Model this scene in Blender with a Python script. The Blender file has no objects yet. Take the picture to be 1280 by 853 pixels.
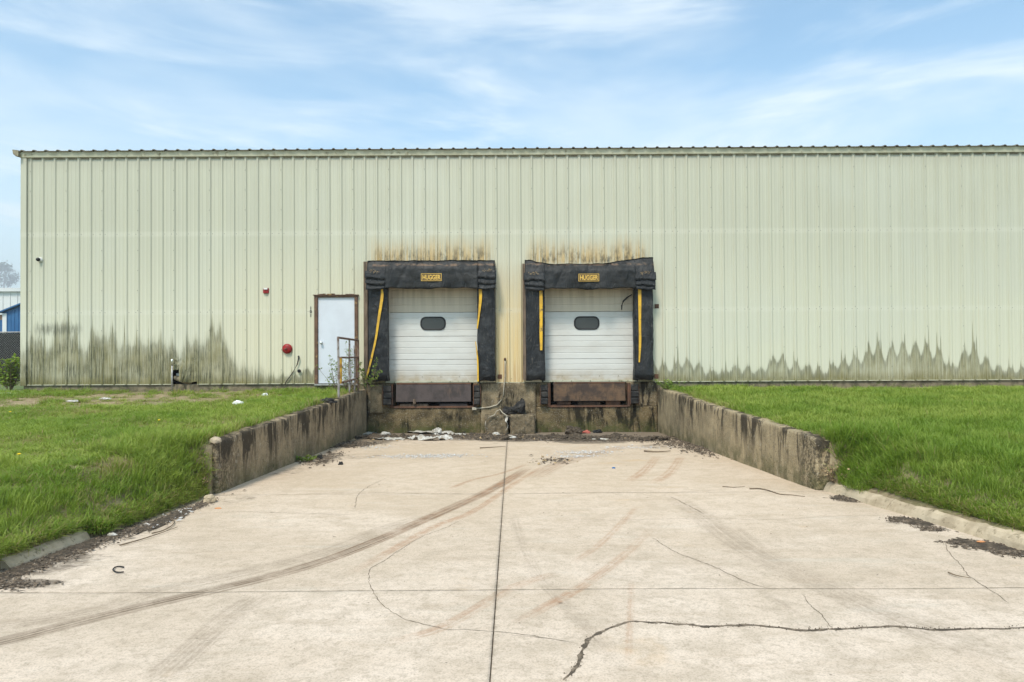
import bpy, bmesh, math, random
import numpy as np
from mathutils import Vector, Matrix, Euler, noise as mnoise

random.seed(7)
rng = np.random.default_rng(11)
C = bpy.context.scene.collection
SC = bpy.context.scene

# ------------------------------------------------------------------ camera
CY, CZ, FPX = -17.4, 0.857, 853.0
PITCH, ROLL = 0.0111, 0.0056
cam_d = bpy.data.cameras.new('camera'); cam_d.sensor_width = 36; cam_d.lens = 24.0
cam_d.clip_start = 0.05; cam_d.clip_end = 6000
cam = bpy.data.objects.new('camera', cam_d); C.objects.link(cam)
cam.matrix_world = Matrix.Translation((0, CY, CZ)) @ Matrix.Rotation(math.pi/2 + PITCH, 4, 'X') @ Matrix.Rotation(-ROLL, 4, 'Z')
SC.camera = cam

# ------------------------------------------------------------------ world and sun
SUN_EL, SUN_AZ = math.radians(54), math.radians(201)      # azimuth clockwise from +y (behind and left of the camera)
w = bpy.data.worlds.new("World"); SC.world = w; w.use_nodes = True
SKY_STRENGTH = 0.15
def build_world():
    nt = w.node_tree; nt.nodes.clear()
    N = nt.nodes.new; L = nt.links.new
    out = N('ShaderNodeOutputWorld'); bg = N('ShaderNodeBackground'); bg.inputs[1].default_value = SKY_STRENGTH
    sky = N('ShaderNodeTexSky'); sky.sky_type = 'NISHITA'; sky.sun_disc = False
    sky.sun_elevation = SUN_EL; sky.sun_rotation = SUN_AZ
    sky.air_density = 1.0; sky.dust_density = 1.2; sky.ozone_density = 1.4
    tc = N('ShaderNodeTexCoord'); sep = N('ShaderNodeSeparateXYZ'); L(tc.outputs['Generated'], sep.inputs[0])
    def M(op, a, b=None, clamp=False):
        n = N('ShaderNodeMath'); n.operation = op; n.use_clamp = clamp
        for i, v in enumerate((a, b)):
            if v is None: continue
            if isinstance(v, (int, float)): n.inputs[i].default_value = v
            else: L(v, n.inputs[i])
        return n.outputs[0]
    # direction lifted a little towards the zenith so the cloud streaks flatten out gently near the horizon
    zz = M('ADD', M('MAXIMUM', sep.outputs[2], 0.0), 0.55)
    px = M('DIVIDE', sep.outputs[0], zz); py = M('DIVIDE', sep.outputs[1], zz)
    def cloud(sx, sy, scale, detail, dist, off, rot):
        cb = N('ShaderNodeCombineXYZ'); L(px, cb.inputs[0]); L(M('MULTIPLY', sep.outputs[2], 2.2), cb.inputs[1]); L(py, cb.inputs[2])
        mp = N('ShaderNodeMapping'); mp.inputs['Scale'].default_value = (sx, sy, 0.7); mp.inputs['Location'].default_value = off
        mp.inputs['Rotation'].default_value = (0, 0, rot)
        L(cb.outputs[0], mp.inputs[0])
        n = N('ShaderNodeTexNoise'); n.inputs['Scale'].default_value = scale; n.inputs['Detail'].default_value = detail
        n.inputs['Roughness'].default_value = 0.56; n.inputs['Distortion'].default_value = dist
        L(mp.outputs[0], n.inputs['Vector']); return n.outputs['Fac']
    def rng_(v, a, b, c=0.0, d=1.0):
        n = N('ShaderNodeMapRange'); n.interpolation_type = 'SMOOTHSTEP'
        n.inputs[1].default_value = a; n.inputs[2].default_value = b; n.inputs[3].default_value = c; n.inputs[4].default_value = d
        L(v, n.inputs[0]); return n.outputs[0]
    soft = rng_(cloud(0.8, 1.2, 1.5, 5, 0.4, (3.1, 1.7, 0), 0.35), 0.40, 0.68)
    wisp = rng_(cloud(1.0, 2.5, 2.1, 10, 0.6, (0.4, 5.2, 0), 0.40), 0.44, 0.66)
    tot = M('ADD', M('MULTIPLY', soft, 0.52), M('MULTIPLY', wisp, 0.48), True)
    low = rng_(sep.outputs[2], 0.05, 0.42, 0.62, 0.0)
    tot = M('MAXIMUM', tot, low)
    tot = M('ADD', M('MULTIPLY', tot, 0.78), 0.12, True)
    mix = N('ShaderNodeMix'); mix.data_type = 'RGBA'
    tn = N('ShaderNodeMix'); tn.data_type = 'RGBA'; tn.blend_type = 'MULTIPLY'; tn.inputs['Factor'].default_value = 1
    L(sky.outputs[0], tn.inputs['A']); tn.inputs['B'].default_value = (0.72, 1.09, 1.14, 1)
    L(tot, mix.inputs['Factor']); L(tn.outputs['Result'], mix.inputs['A']); mix.inputs['B'].default_value = (6.1, 6.1, 6.2, 1)
    hs = N('ShaderNodeMix'); hs.data_type = 'RGBA'; hs.blend_type = 'MULTIPLY'; hs.inputs['Factor'].default_value = 1
    L(mix.outputs['Result'], hs.inputs['A']); hs.inputs['B'].default_value = (0.97, 1.03, 1.02, 1)
    L(hs.outputs['Result'], bg.inputs[0]); L(bg.outputs[0], out.inputs[0])
build_world()
sun_d = bpy.data.lights.new('sun', 'SUN'); sun_d.energy = 2.7; sun_d.angle = math.radians(12); sun_d.color = (1.0, 0.92, 0.80)
sun = bpy.data.objects.new('sun', sun_d); C.objects.link(sun)
sd = Vector((math.sin(SUN_AZ)*math.cos(SUN_EL), math.cos(SUN_AZ)*math.cos(SUN_EL), math.sin(SUN_EL)))
sun.rotation_euler = sd.to_track_quat('Z', 'Y').to_euler()
SC.view_settings.view_transform = 'Standard'; SC.view_settings.look = 'None'
SC.view_settings.gamma = 1; SC.view_settings.exposure = 0.46
SC.render.engine = 'CYCLES'; SC.cycles.max_bounces = 6; SC.cycles.diffuse_bounces = 4

# ------------------------------------------------------------------ measuring helpers
def ray(u, v):
    a, b = u - 640, v - 426.5
    a, b = a - ROLL*b, b + ROLL*a
    d = Vector((a/FPX, 1.0, -b/FPX))
    d.y, d.z = d.y*math.cos(PITCH) - d.z*math.sin(PITCH), d.y*math.sin(PITCH) + d.z*math.cos(PITCH)
    return d
def at(u, v, Y=0.0):
    d = ray(u, v); t = (Y - CY)/d.y
    return Vector((d.x*t, Y, CZ + d.z*t))
def WX(u, Y=0.0, v=430): return at(u, v, Y).x
def WZ(u, v, Y=0.0): return at(u, v, Y).z
S0, S1 = 1.475, 0.038
def drive_z(y): return CZ - S0 - S1*(y - CY)
def on_drive(u, v):
    d = ray(u, v)          # CZ + dz t = CZ - S0 - S1*dy*t
    t = -S0/(d.z + S1*d.y)
    return Vector((d.x*t, CY + d.y*t, CZ + d.z*t))

# ------------------------------------------------------------------ object helpers
def empty(name, loc=(0, 0, 0), parent=None):
    o = bpy.data.objects.new(name, None); C.objects.link(o); o.location = loc
    o.empty_display_size = 0.1
    if parent: o.parent = parent
    return o
def tag(o, label=None, cat=None, group=None, kind=None):
    if label: o['label'] = label
    if cat: o['category'] = cat
    if group: o['group'] = group
    if kind: o['kind'] = kind
    return o
class MB:
    def __init__(s): s.v = []; s.f = []
    def add(s, vs, fs):
        n = len(s.v); s.v += [tuple(p) for p in vs]; s.f += [tuple(i + n for i in f) for f in fs]; return s
    def box(s, x0, x1, y0, y1, z0, z1, M=None):
        vs = [Vector(p) for p in ((x0,y0,z0),(x1,y0,z0),(x1,y1,z0),(x0,y1,z0),(x0,y0,z1),(x1,y0,z1),(x1,y1,z1),(x0,y1,z1))]
        if M: vs = [M @ p for p in vs]
        return s.add(vs, [(0,3,2,1),(4,5,6,7),(0,1,5,4),(1,2,6,5),(2,3,7,6),(3,0,4,7)])
    def quad(s, a, b, c, d): return s.add([a, b, c, d], [(0,1,2,3)])
    def tube(s, pts, r, n=8, cap=True):
        pts = [Vector(p) for p in pts]; rs = r if isinstance(r, (list, tuple)) else [r]*len(pts)
        base = len(s.v); m = len(pts)
        for i, p in enumerate(pts):
            t = (pts[min(i+1, m-1)] - pts[max(i-1, 0)]).normalized()
            up = Vector((0,0,1)) if abs(t.z) < 0.9 else Vector((1,0,0))
            a = t.cross(up).normalized(); b = t.cross(a)
            for k in range(n):
                q = 2*math.pi*k/n
                s.v.append(tuple(p + (a*math.cos(q) + b*math.sin(q))*rs[i]))
        for i in range(m-1):
            for k in range(n):
                k2 = (k+1) % n
                s.f.append((base+i*n+k, base+i*n+k2, base+(i+1)*n+k2, base+(i+1)*n+k))
        if cap:
            s.f.append(tuple(base+k for k in range(n)))
            s.f.append(tuple(base+(m-1)*n+k for k in reversed(range(n))))
        return s
    def mesh(s, name, mat=None, smooth=False, bevel=0, fix=True):
        me = bpy.data.meshes.new(name); me.from_pydata(s.v, [], s.f)
        if fix or bevel:
            bm = bmesh.new(); bm.from_mesh(me)
            if bevel: bmesh.ops.bevel(bm, geom=bm.edges[:], offset=bevel, segments=2, affect='EDGES', clamp_overlap=True)
            bmesh.ops.recalc_face_normals(bm, faces=bm.faces[:]); bm.to_mesh(me); bm.free()
        if mat: me.materials.append(mat)
        if smooth: me.polygons.foreach_set('use_smooth', [True]*len(me.polygons))
        me.update(); return me
    def build(s, name, mat, parent=None, smooth=False, bevel=0, fix=True, loc=None):
        o = bpy.data.objects.new(name, s.mesh(name, mat, smooth, bevel, fix)); C.objects.link(o)
        if parent: o.parent = parent
        if loc: o.location = loc
        return o
def copy_tree(o, parent=None):
    c = o.copy(); C.objects.link(c); c.parent = parent
    for ch in list(o.children): copy_tree(ch, c)
    return c
def fbm(p, o=4): return mnoise.fractal(Vector(p), 1.0, 2.0, o)
def subdiv_box(x0, x1, y0, y1, z0, z1, step, disp=None):
    """closed box with each face gridded; disp(p, normal) -> new p"""
    bm = bmesh.new()
    def face(o, a, b, na, nb):
        vs = [[bm.verts.new(o + a*(i/na) + b*(j/nb)) for j in range(nb+1)] for i in range(na+1)]
        for i in range(na):
            for j in range(nb): bm.faces.new((vs[i][j], vs[i+1][j], vs[i+1][j+1], vs[i][j+1]))
    X, Y, Z = Vector((x1-x0,0,0)), Vector((0,y1-y0,0)), Vector((0,0,z1-z0)); O = Vector((x0,y0,z0))
    nx, ny, nz = [max(1, round(l/step)) for l in (X.x, Y.y, Z.z)]
    face(O, X, Z, nx, nz); face(O+Y, X, Z, nx, nz); face(O, Y, Z, ny, nz); face(O+X, Y, Z, ny, nz); face(O, X, Y, nx, ny); face(O+Z, X, Y, nx, ny)
    bmesh.ops.remove_doubles(bm, verts=bm.verts[:], dist=1e-5)
    bmesh.ops.recalc_face_normals(bm, faces=bm.faces[:]); bm.normal_update()
    if disp:
        new = [disp(v.co.copy(), v.normal.copy()) for v in bm.verts]
        for v, p in zip(bm.verts, new): v.co = p
    return bm
def bm_obj(bm, name, mat, parent=None, smooth=True):
    bmesh.ops.recalc_face_normals(bm, faces=bm.faces[:])
    me = bpy.data.meshes.new(name); bm.to_mesh(me); bm.free(); me.materials.append(mat)
    if smooth: me.polygons.foreach_set('use_smooth', [True]*len(me.polygons))
    o = bpy.data.objects.new(name, me); C.objects.link(o)
    if parent: o.parent = parent
    return o

# ------------------------------------------------------------------ materials
class NT:
    def __init__(s, name):
        s.m = bpy.data.materials.new(name); s.m.use_nodes = True; s.t = s.m.node_tree; s.t.nodes.clear()
        s.out = s.n('ShaderNodeOutputMaterial'); s.b = s.n('ShaderNodeBsdfPrincipled'); s.link(s.b.outputs[0], s.out.inputs[0])
        s.geo = s.n('ShaderNodeNewGeometry'); s.P = s.geo.outputs['Position']
        sp = s.n('ShaderNodeSeparateXYZ'); s.link(s.P, sp.inputs[0]); s.x, s.y, s.z = sp.outputs
    def n(s, t): return s.t.nodes.new(t)
    def link(s, a, b): s.t.links.new(a, b)
    def put(s, sock, v):
        if isinstance(v, (int, float)): sock.default_value = v
        elif isinstance(v, tuple): sock.default_value = (*v, 1) if len(v) == 3 and len(sock.default_value) == 4 else v
        else: s.link(v, sock)
    def math(s, op, a, b=None, c=None, clamp=False):
        n = s.n('ShaderNodeMath'); n.operation = op; n.use_clamp = clamp
        for i, v in enumerate((a, b, c)):
            if v is not None: s.put(n.inputs[i], v)
        return n.outputs[0]
    def add(s, a, b): return s.math('ADD', a, b)
    def sub(s, a, b): return s.math('SUBTRACT', a, b)
    def mul(s, a, b): return s.math('MULTIPLY', a, b)
    def sstep(s, v, a, b, c=0.0, d=1.0):
        n = s.n('ShaderNodeMapRange'); n.interpolation_type = 'SMOOTHSTEP'
        if isinstance(a, (int, float)) and isinstance(b, (int, float)) and a > b: a, b, c, d = b, a, d, c
        for i, q in enumerate((v, a, b, c, d)): s.put(n.inputs[i], q)
        return n.outputs[0]
    def band(s, v, a, b, soft): return s.mul(s.sstep(v, a-soft, a+soft), s.sstep(v, b-soft, b+soft, 1.0, 0.0))
    def vec(s, x, y, z):
        n = s.n('ShaderNodeCombineXYZ')
        for i, v in enumerate((x, y, z)): s.put(n.inputs[i], v)
        return n.outputs[0]
    def noise(s, scale=1.0, detail=4, rough=0.55, stretch=(1,1,1), v=None, dist=0.0, off=(0,0,0)):
        mp = s.n('ShaderNodeMapping'); mp.inputs['Scale'].default_value = stretch; mp.inputs['Location'].default_value = off
        s.link(v if v is not None else s.P, mp.inputs[0])
        n = s.n('ShaderNodeTexNoise'); n.inputs['Scale'].default_value = scale; n.inputs['Detail'].default_value = detail
        n.inputs['Roughness'].default_value = rough; n.inputs['Distortion'].default_value = dist
        s.link(mp.outputs[0], n.inputs['Vector']); return n.outputs['Fac']
    def mix(s, f, a, b, mode='MIX'):
        n = s.n('ShaderNodeMix'); n.data_type = 'RGBA'; n.blend_type = mode
        s.put(n.inputs['Factor'], f); s.put(n.inputs['A'], a); s.put(n.inputs['B'], b); return n.outputs['Result']
    def attr(s, name):
        n = s.n('ShaderNodeAttribute'); n.attribute_name = name; return n.outputs['Fac']
    def bump(s, h, strength=0.3, dist=0.01):
        n = s.n('ShaderNodeBump'); n.inputs['Strength'].default_value = strength; n.inputs['Distance'].default_value = dist
        s.link(h, n.inputs['Height']); s.link(n.outputs[0], s.b.inputs['Normal'])
    def fin(s, col, rough=0.7, metal=0.0, spec=0.3):
        s.put(s.b.inputs['Base Color'], col); s.put(s.b.inputs['Roughness'], rough); s.put(s.b.inputs['Metallic'], metal)
        s.b.inputs['Specular IOR Level'].default_value = spec
        return s.m
def simple(name, c1, c2=None, scale=8, lo=0.4, hi=0.65, rough=0.7, metal=0.0, bump=0.0, bscale=60, c3=None, s3=25, spec=0.3, stretch=(1,1,1)):
    t = NT(name)
    col = c1
    if c2: col = t.mix(t.sstep(t.noise(scale, 5, 0.6, stretch), lo, hi), c1, c2)
    if c3: col = t.mix(t.sstep(t.noise(s3, 5, 0.65, stretch, off=(5,3,1)), 0.56, 0.7), col, c3)
    if bump: t.bump(t.noise(bscale, 4), bump, 0.01)
    return t.fin(col, rough, metal, spec)

WALL_NEAR = -8.8     # y of the near ends of the retaining walls
RIB0, PITCHR = -12.265, 0.3045

def wall_paint():
    t = NT('cream_painted_metal')
    x, z = t.x, t.z
    v1 = t.noise(1.0, 4, 0.6, (5, 1, 0.18)); v2 = t.noise(1.0, 5, 0.7, (22, 1, 0.5)); big = t.noise(0.35, 3)
    low = t.sstep(z, 4.5, 0.3)
    col = t.mix(low, (0.465, 0.455, 0.36), (0.60, 0.58, 0.46))
    col = t.mix(t.mul(t.sstep(v1, 0.42, 0.7), 0.35), col, (0.58, 0.56, 0.43))
    col = t.mix(t.mul(t.sstep(big, 0.45, 0.65), 0.35), col, (0.52, 0.52, 0.44))
    # yellowish area around the docks and left of the service door
    yl = t.mul(t.band(x, -7.6, 0.6, 1.1), t.sstep(z, 4.2, 1.0))
    col = t.mix(t.mul(yl, 0.42), col, (0.62, 0.55, 0.375))
    # distance from the nearest rib and one random value per rib
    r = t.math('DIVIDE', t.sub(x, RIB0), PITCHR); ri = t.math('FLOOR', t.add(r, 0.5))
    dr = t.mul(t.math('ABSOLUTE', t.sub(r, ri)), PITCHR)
    wn = t.n('ShaderNodeTexWhiteNoise'); wn.noise_dimensions = '1D'
    t.link(t.math('FLOOR', t.mul(r, 2.0)), wn.inputs['W']); rnd = wn.outputs['Value']
    # algae envelope in metres above the sill along the wall
    fc = t.n('ShaderNodeFloatCurve'); cu = fc.mapping.curves[0]
    env = [(0,1.35),(28,1.38),(125,1.38),(135,1.25),(170,1.15),(205,1.25),(240,1.2),(262,1.35),(290,0.95),(298,0.4),(320,0.26),(370,0.26),(384,0.42),(395,0.5),
           (400,0.25),(640,0.1),(800,0.2),(822,0.55),(835,0.45),(860,0.55),(885,0.35),(900,0.25),(930,0.42),(948,0.36),(966,0.6),(1000,0.55),(1020,0.3),(1040,0.5),(1062,0.6),
           (1080,0.85),(1110,0.95),(1150,0.85),(1180,0.72),(1188,0.35),(1200,0.5),(1215,0.85),(1235,0.5),(1260,0.3),(1280,0.32)]
    pts = [((WX(u)+13.2)/26.4, h/2) for u, h in env]
    pts = [(max(0,min(1,a)), b) for a, b in pts]
    cu.points[0].location = pts[0]; cu.points[1].location = (1.0, 0.16)
    for a, b in pts[1:-1]: cu.points.new(a, b)
    for p in cu.points: p.handle_type = 'AUTO'
    fc.mapping.update()
    t.put(fc.inputs['Value'], t.math('DIVIDE', t.add(x, 13.2), 26.4))
    H = t.mul(fc.outputs[0], t.add(2.0, t.mul(t.sstep(x, -5.6, -6.6), 0.55)))
    cat = t.sstep(dr, 0.15, 0.05)                       # catenary: higher beside the ribs
    lft = t.sstep(x, -5.6, -6.6)
    wb = t.n('ShaderNodeTexWhiteNoise'); wb.noise_dimensions = '1D'; t.link(t.math('FLOOR', r), wb.inputs['W'])
    H = t.mul(H, t.add(t.add(0.46, t.mul(wb.outputs['Value'], 0.30)), t.mul(t.sstep(dr, 0.02, 0.15, 1.0, 0.0), t.sub(0.38, t.mul(lft, 0.30)))))
    spike = t.math('POWER', t.sstep(t.math('ABSOLUTE', t.sub(dr, 0.050)), 0.030, 0.0), 2.2)
    H = t.add(H, t.mul(lft, t.mul(t.sub(t.noise(1, 4, 0.6, (2.6, 1, 0.3), off=(4,4,4)), 0.5), 1.1)))
    H = t.add(H, t.mul(t.mul(spike, t.math('POWER', rnd, t.add(1.8, t.mul(lft, 3.0)))), t.add(0.12, t.mul(H, 0.6))))
    fine = t.noise(1.0, 5, 0.8, (60, 1, 0.9))
    left = t.sstep(x, -5.6, -6.6)
    H = t.add(H, t.mul(t.sub(t.noise(1.0, 6, 0.75, (30, 1, 1.2)), 0.5), t.add(0.24, t.mul(left, 0.54))))
    H = t.add(H, t.mul(t.sub(t.noise(1.0, 5, 0.7, (7, 1, 2.0), off=(6,6,1)), 0.5), 0.30))
    dep = t.sub(H, z)
    soft = t.add(0.12, t.mul(left, 0.18))
    mask = t.sstep(dep, t.mul(soft, -1.0), t.mul(soft, 1.2))
    edge = t.mul(t.sstep(dep, -0.03, 0.03), t.sstep(dep, 0.03, 0.30, 1.0, 0.0))
    edge = t.mul(edge, t.sub(1.0, t.mul(left, 0.55)))
    streak = t.sstep(t.add(t.mul(fine, 0.6), t.mul(t.noise(1.0, 6, 0.75, (26, 1, 1.3), off=(3,0,1)), 0.4)), 0.40, 0.60)
    patchy = t.sstep(t.noise(1.1, 5, 0.65), 0.38, 0.62)
    al = t.mix(t.noise(2.2, 5, 0.6, (3, 1, 1)), (0.115, 0.105, 0.042), (0.25, 0.215, 0.09))
    base_dark = t.sstep(z, 0.30, 0.0)
    amt = t.mul(mask, t.add(t.add(0.30, t.mul(left, 0.10)), t.add(t.mul(streak, 0.42), t.add(t.mul(base_dark, 0.28), t.mul(patchy, 0.18)))))
    keep = t.sub(1.0, t.band(x, -2.2, 3.3, 0.4))
    amt = t.mul(amt, t.add(0.12, t.mul(keep, 0.88)))
    col = t.mix(amt, col, al)
    col = t.mix(t.mul(t.mul(edge, keep), t.add(0.25, t.mul(streak, 0.5))), col, (0.12, 0.118, 0.075))
    # broken darker runs inside the growth on the left part of the wall
    dk2 = t.mul(t.mul(left, mask), t.mul(t.sstep(t.noise(1, 6, 0.8, (46, 1, 1.7), off=(5,0,7)), 0.44, 0.60), t.sstep(t.noise(1.6, 3, 0.5, off=(8,0,2)), 0.36, 0.56)))
    col = t.mix(t.mul(dk2, 0.95), col, (0.055, 0.057, 0.03))
    # black growth band near the left corner, and dark runs beside ribs
    bb = t.mul(t.band(x, -12.15, -11.0, 0.12), t.sstep(t.math('ABSOLUTE', t.add(t.sub(z, 1.42), t.mul(t.sub(t.noise(1, 6, 0.8, (16,1,2)), 0.5), 0.75))), 0.20, 0.0))
    col = t.mix(t.mul(bb, t.add(0.25, t.mul(streak, 0.6))), col, (0.09, 0.09, 0.062))
    runs = t.mul(t.mul(t.sstep(t.math('ABSOLUTE', t.sub(dr, 0.05)), 0.016, 0.004), t.sstep(rnd, 0.55, 0.9)), t.sstep(t.noise(1, 3, 0.6, (40,1,0.9), off=(2,0,4)), 0.52, 0.68))
    runs = t.mul(runs, t.mul(t.sstep(z, 3.3, 1.2), t.add(0.25, t.mul(t.sstep(x, -5.5, -8.0), 0.75))))
    col = t.mix(t.mul(runs, 0.75), col, (0.10, 0.11, 0.07))
    # rust and soot over and between the dock openings
    def over(a, b, zt, h):
        hh = t.mul(h, t.add(0.35, t.mul(t.noise(1, 3, 0.6, (2.2, 1, 0.05), off=(0,3,0)), 1.3))); return t.mul(t.band(x, a+0.12, b-0.12, 0.22), t.mul(t.sstep(z, zt-0.2, zt), t.sstep(t.sub(z, zt), hh, 0.0, 0.0, 1.0)))
    zt = WZ(640, 326)
    o1 = t.math('MAXIMUM', over(WX(459), WX(620), zt, 0.75), over(WX(656), WX(815), zt, 0.7))
    col = t.mix(t.mul(o1, t.mul(t.sstep(v2, 0.30, 0.6), 0.85)), col, (0.50, 0.32, 0.11))
    col = t.mix(t.mul(t.mul(o1, o1), t.mul(t.sstep(t.noise(1, 6, 0.75, (8,1,2.5), off=(9,1,0)), 0.44, 0.62), 0.9)), col, (0.07, 0.06, 0.04))
    mid = t.mul(t.band(x, WX(619), WX(656), 0.05), t.sstep(z, 3.6, 0.6))
    col = t.mix(t.mul(mid, t.add(0.35, t.mul(t.sstep(v2, 0.3, 0.65), 0.45))), col, (0.66, 0.47, 0.19))
    col = t.mix(t.mul(t.mul(t.sstep(z, 0.7, 0.0), t.band(x, WX(619), WX(656), 0.03)), t.mul(t.sstep(v2, 0.45, 0.6), 0.6)), col, (0.33, 0.14, 0.05))
    # thin rusty runs here and there
    rr = t.mul(t.sstep(t.noise(1, 2, 0.5, (7,1,0.05), off=(1,7,0)), 0.66, 0.74), t.sstep(z, 3.4, 0.9))
    col = t.mix(t.mul(rr, 0.4), col, (0.60, 0.42, 0.18))
    # shade under the eave, painted into the wall colour
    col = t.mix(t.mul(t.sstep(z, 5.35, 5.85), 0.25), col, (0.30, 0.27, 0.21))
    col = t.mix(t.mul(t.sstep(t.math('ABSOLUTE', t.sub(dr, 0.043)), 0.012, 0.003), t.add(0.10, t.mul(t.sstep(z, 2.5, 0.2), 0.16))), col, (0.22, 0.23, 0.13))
    girt = t.math('MAXIMUM', t.sstep(t.math('ABSOLUTE', t.sub(z, 3.83)), 0.10, 0.02), t.sstep(t.math('ABSOLUTE', t.sub(z, 1.83)), 0.10, 0.02))
    col = t.mix(t.mul(girt, 0.22), col, (0.66, 0.64, 0.55))
    t.bump(t.noise(1, 3, 0.5, (2.2, 1, 0.8)), 0.25, 0.02)
    return t.fin(col, t.add(0.42, t.mul(amt, 0.5)), 0, 0.35)

def concrete_wall(name, c1, c2, cd, top=None, streak=1.0, moss=0.6):
    """weathered cast concrete: runs below the top edge, moss at the foot, exposed aggregate"""
    t = NT(name)
    n1 = t.noise(3, 6, 0.65); n2 = t.noise(1, 6, 0.72, (3.6, 3.6, 0.75), dist=0.5); n3 = t.noise(38, 4, 0.6)
    col = t.mix(t.sstep(n1, 0.38, 0.62), c1, c2)
    col = t.mix(t.mul(t.sstep(n3, 0.52, 0.68), 0.4), col, (0.48, 0.44, 0.36))
    dk = t.mul(t.sstep(n2, 0.46, 0.62), t.sstep(t.noise(0.9, 3, 0.5, off=(4,4,4)), 0.32, 0.58))
    if top is not None:
        up = t.sstep(t.sub(t.z, top), -0.62, -0.02, 0.30, 1.15)
        dk = t.mul(dk, up)
    dk = t.math('MULTIPLY', dk, streak, clamp=True)
    col = t.mix(t.mul(dk, 0.92), col, cd)
    pit = t.mul(t.sstep(t.noise(22, 5, 0.7, off=(2,6,4)), 0.56, 0.66), t.sstep(t.noise(1.1, 3, off=(1,9,5)), 0.36, 0.56))
    if top is not None: pit = t.math('MAXIMUM', pit, t.mul(t.sstep(t.noise(20, 5, 0.75, off=(9,6,4)), 0.44, 0.56), t.sstep(t.y, WALL_NEAR + 0.9, WALL_NEAR + 0.1)))
    col = t.mix(t.mul(pit, 0.75), col, cd)
    wht = t.mul(t.sstep(t.noise(6, 5, 0.7, (2,2,1), off=(3,8,1)), 0.62, 0.68), 0.5)
    col = t.mix(wht, col, (0.52, 0.47, 0.38))
    if moss:
        zz = t.sub(t.z, t.add(drive_z(CY), t.mul(t.sub(t.y, CY), -S1)))
        mm = t.mul(t.sstep(zz, 0.42, 0.02), t.sstep(t.noise(4, 5, 0.65, off=(7,2,3)), 0.34, 0.6))
        col = t.mix(t.mul(mm, moss), col, (0.075, 0.08, 0.028))
    ns = t.n('ShaderNodeTexVoronoi'); ns.inputs['Scale'].default_value = 55; t.link(t.P, ns.inputs['Vector'])
    t.bump(t.add(t.add(n1, t.mul(n3, 0.6)), t.mul(ns.outputs['Distance'], 0.4)), 0.75, 0.02)
    return t.fin(col, 0.92, 0, 0.15)

def drive_mat():
    t = NT('driveway_concrete')
    n1 = t.noise(0.7, 5, 0.6); n2 = t.noise(5, 6, 0.65); n3 = t.noise(85, 4, 0.7); n4 = t.noise(1, 5, 0.7, (0.6, 3.2, 1), off=(2,2,0))
    col = t.mix(t.sstep(n1, 0.35, 0.65), (0.665, 0.555, 0.455), (0.56, 0.455, 0.355))
    col = t.mix(t.mul(t.sstep(n2, 0.40, 0.66), 0.45), col, (0.38, 0.31, 0.23))
    col = t.mix(t.mul(t.sstep(t.noise(22, 5, 0.75, off=(4,4,0)), 0.5, 0.62), 0.42), col, (0.33, 0.27, 0.20))
    col = t.mix(t.mul(t.sstep(t.noise(1, 6, 0.75, (0.9, 5, 1), off=(7,2,0)), 0.5, 0.68), 0.35), col, (0.40, 0.31, 0.22))
    far = t.sstep(t.y, -13.5, -7.5)
    col = t.mix(t.mul(far, 0.38), col, (0.55, 0.41, 0.27))
    col = t.mix(t.mul(t.sstep(n4, 0.56, 0.72), 0.3), col, (0.60, 0.55, 0.47))
    col = t.mix(t.mul(t.sstep(n3, 0.46, 0.64), 0.36), col, (0.20, 0.16, 0.12))
    # tan oil and rust blotches
    col = t.mix(t.mul(t.sstep(t.noise(1.3, 4, 0.6, off=(6,1,0)), 0.64, 0.78), 0.4), col, (0.52, 0.34, 0.17))
    lat = t.attr('lateral'); trk = t.attr('track'); rst = t.attr('rust'); drt = t.attr('dirt'); jn = t.attr('joint')
    tread = t.sstep(t.noise(1, 3, 0.7, (1,1,1), v=t.vec(t.mul(lat, 46.0), t.mul(t.y, 0.5), t.mul(t.x, 0.5))), 0.34, 0.62)
    brk2 = t.sstep(t.noise(8, 6, 0.75, off=(1,2,9)), 0.34, 0.56)
    brk = t.sstep(t.noise(3.5, 5, 0.7, off=(1,2,9)), 0.28, 0.6)
    col = t.mix(t.mul(t.mul(trk, t.add(0.25, t.mul(tread, 0.75))), t.add(0.35, t.mul(brk, 0.65))), col, (0.125, 0.088, 0.056))
    col = t.mix(t.mul(t.mul(rst, t.add(0.25, t.mul(tread, 0.75))), t.add(0.15, t.mul(brk2, 0.95))), col, (0.33, 0.165, 0.08))
    dn = t.add(drt, t.mul(t.sub(t.noise(4, 8, 0.75, (1, 1.8, 1), off=(3,3,3)), 0.5), 1.5))
    dm = t.mul(t.sstep(dn, 0.42, 0.72), t.sstep(drt, 0.02, 0.2))
    col = t.mix(t.mul(dm, 0.78), col, (0.115, 0.09, 0.066))
    col = t.mix(t.mul(jn, t.mul(t.sstep(t.noise(9, 5, 0.7), 0.4, 0.62), 0.6)), col, (0.22, 0.18, 0.135))
    # small dark specks
    vo = t.n('ShaderNodeTexVoronoi'); vo.inputs['Scale'].default_value = 7; t.link(t.P, vo.inputs['Vector'])
    wn = t.n('ShaderNodeTexWhiteNoise'); t.link(vo.outputs['Position'], wn.inputs['Vector'])
    sp = t.mul(t.sstep(vo.outputs['Distance'], 0.07, 0.03), t.sstep(wn.outputs['Value'], 0.8, 0.86))
    col = t.mix(t.mul(sp, 0.65), col, (0.10, 0.08, 0.06))
    t.bump(t.add(n3, t.mul(n2, 0.8)), 0.22, 0.006)
    return t.fin(col, 0.88, 0, 0.2)

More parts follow.
